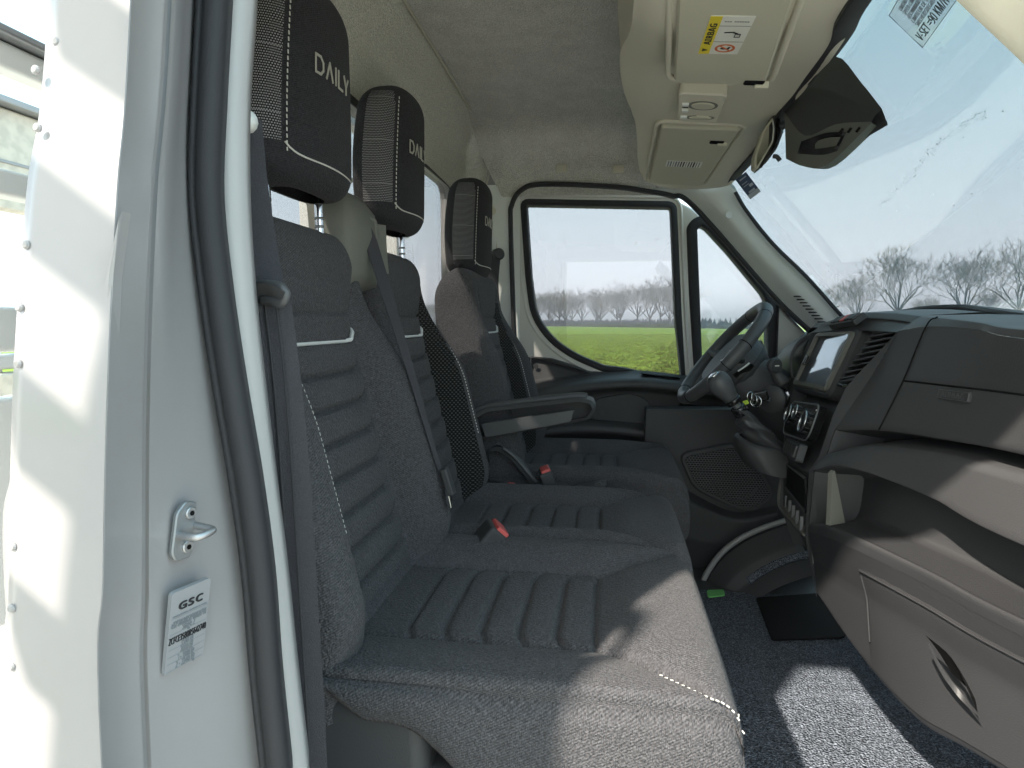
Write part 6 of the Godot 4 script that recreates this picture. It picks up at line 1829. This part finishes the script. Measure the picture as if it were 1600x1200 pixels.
func visor(q: Array, label: String, airbag: bool) -> void:
	# q: near rear, near front, far front, far rear corners (as seen)
	var ctr: Vector3 = (q[0] + q[1] + q[2] + q[3]) / 4.0
	var xd: Vector3 = (q[1] - q[0]) + (q[2] - q[3])
	var yd: Vector3 = (q[0] - q[3]) + (q[1] - q[2])
	var xf := frame_at(ctr + Vector3(0, -0.010, 0), xd, yd)
	var inv := xf.affine_inverse()
	var o := []
	for p in [q[3], q[2], q[1], q[0]]:
		var l: Vector3 = inv * p
		o.append(Vector2(l.x, l.y))
	var v := thing("sun_visor", label, "sun visor", ctr, "sun visors under the overhead shelf")
	var body := part("visor_pad", slab(rounded(o, [0.02, 0.02, 0.012, 0.012]), -0.016, 0.004, [], 0.004), M.visor, v, "", xf)
	var hinge: Vector2 = o[1]
	part("bay_edge", tube(lift(rounded(inset_any(o, -0.011), 0.03), -0.007), 0.0055, 8, true), M.beige, v, "", xf)
	part("clip_recess", rbox(Vector3(0.034, 0.018, 0.006), 0.003), M.seam, v, "", xf * Transform3D(Basis(), Vector3(hinge.x - 0.022, hinge.y + (0.016 if airbag else 0.38), 0.004)))
	part("clip", rbox(Vector3(0.024, 0.010, 0.012), 0.003), M.beige, v, "", xf * Transform3D(Basis(), Vector3(hinge.x - 0.008, hinge.y + (0.010 if airbag else 0.375), 0.006)))
	if airbag:
		var p0: Vector3 = inv * Vector3(0.1266,2.0477,-0.9500)
		var p1: Vector3 = inv * Vector3(0.1855,2.0385,-0.9500)
		var p2: Vector3 = inv * Vector3(0.2042,2.0436,-1.0800)
		var p3: Vector3 = inv * Vector3(0.1447,2.0483,-1.0800)
		for p in [p0, p1, p2, p3]: p.z = 0.0046
		p0.z = 0.0046
		p2.z = 0.0046
		p3.z = 0.0046
		var w := p3.distance_to(p2)
		var h := p0.distance_to(p3)
		var lx := xf * frame_at((p0 + p2) / 2.0, p2 - p3, p0 - p3)
		var lab := part("airbag_label", slab(rounded(rect(w, h), 0.002), -0.001, 0.0), M.label_white, v, "white and yellow airbag warning label", lx)
		part("yellow_band", slab(rect(w * 0.27, h * 0.99), 0.0, 0.0004), M.label_yellow, lab, "", lx * Transform3D(Basis(), Vector3(-w * 0.36, 0, 0)))
		words("AIRBAG", w * 0.17, M.ink, lab, lx * Transform3D(Basis(Vector3.BACK, PI / 2), Vector3(-w * 0.36, h * 0.06, 0.0006)), h * 0.55, "print", true)
		part("warning_triangle", slab([Vector2(-w * 0.07, 0), Vector2(w * 0.07, -h * 0.04), Vector2(w * 0.07, h * 0.04)], 0.0, 0.0004), M.ink, lab, "", lx * Transform3D(Basis(Vector3.BACK, PI), Vector3(-w * 0.36, -h * 0.37, 0.0006)))
		for y in [-0.14, 0.27]: part("label_rule", rbox(Vector3(w * 0.72, 0.0006, 0.0003), 0.0001, 1), M.ink, lab, "", lx * Transform3D(Basis(), Vector3(w * 0.13, h * y, 0.0004)))
		# no-child-seat symbol: ring, bar, figure; above it the book symbol
		part("ban_ring", slab(circle(w * 0.25, 30), 0, 0.0004, [circle(w * 0.20, 30)]), M.label_red, lab, "", lx * Transform3D(Basis(), Vector3(w * 0.12, -h * 0.32, 0.0004)))
		part("ban_bar", rbox(Vector3(w * 0.42, w * 0.045, 0.0004), 0.0001, 1), M.label_red, lab, "", lx * Transform3D(Basis(Vector3.BACK, -0.8), Vector3(w * 0.12, -h * 0.32, 0.0007)))
		part("seat_symbol", slab([Vector2(-.12, -.02), Vector2(-.06, -.06), Vector2(.10, -.06), Vector2(.13, .08), Vector2(.08, .09), Vector2(.05, -.01), Vector2(-.05, .0), Vector2(-.08, .06)].map(func(p): return p * w), 0, 0.0003), M.ink, lab, "", lx * Transform3D(Basis(), Vector3(w * 0.12, -h * 0.32, 0.0005)))
		part("figure_symbol", slab([Vector2(-.18, .08), Vector2(.02, .10), Vector2(.12, .03), Vector2(.16, .06), Vector2(.05, .15), Vector2(-.16, .13)].map(func(p): return p * w), 0, 0.0003), M.ink, lab, "", lx * Transform3D(Basis(), Vector3(w * 0.12, h * 0.06, 0.0005)))
		part("book_symbol", slab(rect(w * 0.14, h * 0.09), 0, 0.0003, [rect(w * 0.10, h * 0.06)]), M.ink, lab, "", lx * Transform3D(Basis(), Vector3(w * 0.28, h * 0.03, 0.0005)))
		words("--- ------", w * 0.10, M.ink, lab, lx * Transform3D(Basis(), Vector3(w * 0.13, h * 0.38, 0.0005)), w * 0.55, "print")
	else:
		var p0: Vector3 = inv * Vector3(0.1547,2.0626,-1.8500)
		var p1: Vector3 = inv * Vector3(0.2486,2.0455,-1.8500)
		var lx := xf * Transform3D(Basis(), Vector3((p0.x + p1.x) / 2, (p0.y + p1.y) / 2 - 0.01, 0.0046))
		var w := absf(p1.x - p0.x)
		var lab := part("barcode_label", slab(rect(w, 0.05), -0.001, 0.0), M.label_white, v, "small white label with a barcode", lx)
		var rng := RandomNumberGenerator.new()
		rng.seed = 5
		for k in 13:
			part("barcode_bar", rbox(Vector3(w * (0.012 + 0.03 * rng.randf()), 0.044, 0.0004), 0.0001, 1), M.ink if k > 4 else M.ink_grey, lab, "", lx * Transform3D(Basis(), Vector3(w * (-0.44 + k * 0.072), 0, 0.0003)))

# ---------------------------------------------------------------- seats, armrest, belts
func seats_and_belts() -> void:
	seat("passenger_seat", "nearest dark grey cloth seat by the open passenger door", -0.838, 0.208, 0.112, 0.145, 2)
	seat("middle_seat", "narrow middle seat of the bench, behind the centre of the dashboard", -1.222, 0.172, 0.100, 0.150, 1)
	var ds := seat("driver_seat", "separate driver's seat behind the steering wheel, with a folding armrest", -1.745, 0.225, 0.108, 0.160, 1, 0.15)
	# armrest hinged to the driver's seat
	var arm := thing_part("armrest", ds)
	var ctr: Array = [Vector2(-0.3269,1.3704), Vector2(-0.2805,1.3974), Vector2(-0.0631,1.4255), Vector2(-0.0323,1.4201), Vector2(-0.0233,1.3996), Vector2(-0.0405,1.3739), Vector2(-0.2807,1.3256), Vector2(-0.3195,1.3168)]
	part("armrest_body", slab(rounded(ctr, [.01, .01, .01, .01, .01, .012, .012, .01]), -1.545, -1.468, [], 0.008), M.dash, arm)
	part("side_plate", slab(rounded([Vector2(-0.2923,1.3610), Vector2(-0.0729,1.3990), Vector2(-0.0815,1.3705), Vector2(-0.2832,1.3276)], .004), -1.48, -1.465, [], 0.001), M.dash_top, arm)  # lighter material stands in for light falling on this plate
	part("top_pad", tube(bend([Vector3(-0.3267,1.3714,-1.5050), Vector3(-0.2793,1.3958,-1.5050), Vector3(-0.1478,1.4168,-1.5050), Vector3(-0.0646,1.4259,-1.5050), Vector3(-0.0466,1.4232,-1.5050)], 6), 0.009, 10), M.dash_top, arm)
	ds.position.x += 0.040
	arm.position.x -= 0.040
	# recliner cover of the driver's seat with its lever
	var rc := thing_part("recliner", ds)
	part("recliner_cover", slab(rounded([Vector2(-0.2834,1.2934), Vector2(-0.2583,1.3036), Vector2(-0.2239,1.2858), Vector2(-0.1680,1.2188), Vector2(-0.1646,1.1591), Vector2(-0.2935,1.1456)], [.02, .02, .03, .02, .01, .01]), -1.54, -1.485, [], 0.008), M.dash, rc)
	part("recliner_lever", tube(bend([Vector3(-0.2422,1.3021,-1.4780), Vector3(-0.2115,1.2784,-1.4780), Vector3(-0.1808,1.2424,-1.4780), Vector3(-0.1624,1.2214,-1.4780)], 5), 0.0055, 8), M.dash_top, rc)
	var tab := part("belt_stalk_cover", slab(rounded([Vector2(-0.2009,1.2309), Vector2(-0.1686,1.1993), Vector2(-0.2088,1.1920)], .004), -1.985, -1.965, [], 0.003), M.dash, ds)
	# belt tower on the bench top
	var bt := thing("belt_tower", "grey plastic belt outlet standing on top of the bench backrests", "belt guide", Vector3(-0.4168,1.7405,-1.0300))
	var tw := []
	for e in [[0.0, 0.0, 1.0], [0.02, 0.004, 1.0], [0.08, 0.010, 0.97], [0.12, 0.004, 0.90], [0.145, -0.010, 0.72], [0.156, -0.026, 0.42]]:
		var r := PackedVector3Array()
		for k in 28:
			var a := TAU * k / 28.0
			var ca := cos(a)
			var sa := sin(a)
			r.append(Vector3(-0.440 + e[1] + signf(ca) * pow(absf(ca), 0.55) * 0.045 * (0.5 + 0.5 * e[2]), 1.660 + e[0], -1.025 + signf(sa) * pow(absf(sa), 0.55) * 0.072 * e[2]))
		tw.append(r)
	tw.push_front(flat_ring(Vector3(-0.44, 1.64, -1.025), 28))
	tw.append(flat_ring(Vector3(-0.468, 1.818, -1.025), 28))
	part("tower_shell", sm(tw, true), M.tower, bt)
	part("front_apron", skin([[Vector3(-0.4114,1.7669,-1.0000), Vector3(-0.4055,1.7677,-1.0600), Vector3(-0.3880,1.7689,-1.1000)], [Vector3(-0.4127,1.7208,-0.9950), Vector3(-0.4063,1.7131,-1.0500), Vector3(-0.3867,1.7157,-1.1000)], [Vector3(-0.4047,1.6876,-1.0000), Vector3(-0.3979,1.6842,-1.0500), Vector3(-0.3838,1.6844,-1.1000)]], 4, 4), M.tower, bt)
	part("belt_mouth", skin([[Vector3(-0.4014,1.7682,-1.0100), Vector3(-0.3919,1.7672,-1.0450)], [Vector3(-0.4008,1.7458,-1.0100), Vector3(-0.3949,1.7336,-1.0450)]], 4, 3), M.void_black, bt)
	part("mouth_rim", tube(bend([Vector3(-0.4026,1.7269,-1.0050), Vector3(-0.4038,1.7625,-1.0050), Vector3(-0.4011,1.7731,-1.0150), Vector3(-0.3915,1.7696,-1.0470), Vector3(-0.3896,1.7532,-1.0500), Vector3(-0.3902,1.7267,-1.0500)], 5), 0.0045, 8), M.tower, bt)
	part("tower_screw", disc(0.005, 0.003, 0.001, 14), M.dark, bt, "", Transform3D(Basis(Vector3.UP, 0.6), Vector3(-0.4387,1.7365,-0.9650)))
	# middle belt
	var mb := thing("middle_seat_belt", "grey belt running from the outlet down in front of the middle seat", "seat belt", Vector3(-0.3297,1.5388,-1.0400))
	part("webbing", ribbon([Vector3(-0.3980,1.7574,-1.0200), Vector3(-0.3855,1.7283,-1.0200), Vector3(-0.3497,1.6339,-1.0000), Vector3(-0.3141,1.5263,-0.9900), Vector3(-0.2857,1.4283,-0.9900), Vector3(-0.2658,1.3476,-1.0000), Vector3(-0.2586,1.3158,-1.0000)], [.012, .012, .010, .007, .005, .004, .004], Vector3(0.62, 0.1, -0.78)), M.webbing, mb)
	part("belt_tongue", rbox(Vector3(0.012, 0.046, 0.020), 0.003), M.dark, mb, "", Transform3D(Basis(Vector3.BACK, 0.3), Vector3(-0.2539,1.3418,-0.9950)))
	part("tongue_plate", rbox(Vector3(0.006, 0.030, 0.018), 0.001), M.chrome, mb, "", Transform3D(Basis(Vector3.BACK, 0.2), Vector3(-0.2520,1.3142,-0.9950)))
	# passenger belt on the near pillar
	var pb := thing("passenger_seat_belt", "wide dark belt hanging beside the near door pillar", "seat belt", Vector3(-0.2985,1.5449,-0.5300))
	part("upper_webbing", ribbon([Vector3(-0.3124,1.7759,-0.5350), Vector3(-0.3099,1.7237,-0.5320), Vector3(-0.3027,1.6679,-0.5250), Vector3(-0.2938,1.6289,-0.5150)], [.012, .014, .017, .019], Vector3(0.92, 0.0, -0.4)), M.webbing, pb)
	part("lower_webbing", ribbon([Vector3(-0.2864,1.6283,-0.5050), Vector3(-0.2770,1.5481,-0.5000), Vector3(-0.2733,1.4604,-0.5000), Vector3(-0.2702,1.3527,-0.5000), Vector3(-0.2673,1.2650,-0.5000), Vector3(-0.2658,1.1683,-0.5000)], [.021, .022, .024, .024, .024, .024], Vector3(0.92, 0.0, -0.4)), M.webbing, pb)
	for k in 3:
		part("woven_line", ribbon([Vector3(-0.2853,1.6271,-0.5030), Vector3(-0.2759,1.5483,-0.4980), Vector3(-0.2722,1.4609,-0.4980), Vector3(-0.2691,1.3537,-0.4980), Vector3(-0.2663,1.2663,-0.4980), Vector3(-0.2648,1.1700,-0.4980)], [.0008, .0008, .0008, .0008, .0008, .0008], Vector3(0.92, 0.0, -0.4)), M.rubber, pb, "", Transform3D(Basis(), Vector3(0.010 - 0.010 * k, 0, 0.0)))
	var lpts := bend([Vector3(-0.3073,1.6181,-0.5150), Vector3(-0.3098,1.6293,-0.5200), Vector3(-0.2984,1.6322,-0.5150), Vector3(-0.2688,1.6297,-0.4950), Vector3(-0.2586,1.6232,-0.4900), Vector3(-0.2633,1.6151,-0.4920), Vector3(-0.2716,1.6173,-0.4950), Vector3(-0.2845,1.6185,-0.5000)], 5)
	part("guide_loop", tube(lpts, 0.0042, 8), M.leather, pb)
	part("loop_bridge", skin([[Vector3(-0.2960,1.6289,-0.4950), Vector3(-0.2721,1.6307,-0.4840), Vector3(-0.2512,1.6235,-0.4760)], [Vector3(-0.2990,1.6177,-0.5030), Vector3(-0.2793,1.6215,-0.4960), Vector3(-0.2611,1.6170,-0.4880)]], 4, 2), M.leather, pb)
	part("guide_bolt", disc(0.0058, 0.004, 0.001, 16), M.dark, pb, "", Transform3D(Basis(), Vector3(-0.2905,1.6111,-0.4980)))
	part("bolt_socket", disc(0.0026, 0.0044, 0.0, 6), M.void_black, pb, "", Transform3D(Basis(), Vector3(-0.2905,1.6111,-0.4980)))
	part("upper_anchor", tube(PackedVector3Array([Vector3(-0.3155,1.7745,-0.5300), Vector3(-0.3020,1.7668,-0.5150)]), 0.010, 14), M.trim, pb)
	# driver's belt on the far pillar
	var db := thing("driver_seat_belt", "dark belt hanging from the far pillar behind the driver's seat", "seat belt", Vector3(-0.3596,1.7123,-2.1200))
	part("webbing", ribbon([Vector3(-0.3783,1.8227,-2.1300), Vector3(-0.3873,1.7130,-2.1300), Vector3(-0.3706,1.6064,-2.1200), Vector3(-0.3350,1.4793,-2.1000)], [.022, .024, .024, .024], Vector3(0.95, 0.0, -0.3)), M.webbing, db)
	part("upper_anchor", disc(0.020, 0.03, 0.006), M.dark, db, "", Transform3D(Basis(Vector3.UP, 0.5), Vector3(-0.3732,1.8247,-2.1500)))
	# buckles
	buckle("red topped buckle between the passenger seat and the middle seat", Vector3(-0.2020,1.2284,-1.0200), -0.75, 0.35, 1.25)
	buckle("upright red topped buckle next to the driver's seat", Vector3(-0.1304,1.2226,-1.4600), 0.35, 0.2, 1.15)
	buckle("low red topped buckle half hidden behind the middle seat cushion", Vector3(-0.2180,1.1922,-1.4300), -0.2, 0.5)

func ribbon(pts: Array, half: Array, across: Vector3) -> Mesh:
	var mid := bend(pts, 8)
	var a := across.normalized()
	var rows := []
	var n := mid.size()
	var hs := []
	for i in n:
		var f := float(i) / (n - 1) * (half.size() - 1)
		var k := mini(int(f), half.size() - 2)
		hs.append(lerpf(half[k], half[k + 1], f - k))
	var nrm := a.cross(Vector3.UP).normalized() * 0.0007
	for i in n:
		rows.append(PackedVector3Array([mid[i] - a * hs[i] + nrm, mid[i] + a * hs[i] + nrm, mid[i] + a * hs[i] - nrm, mid[i] - a * hs[i] - nrm]))
	return sm(rows, true)
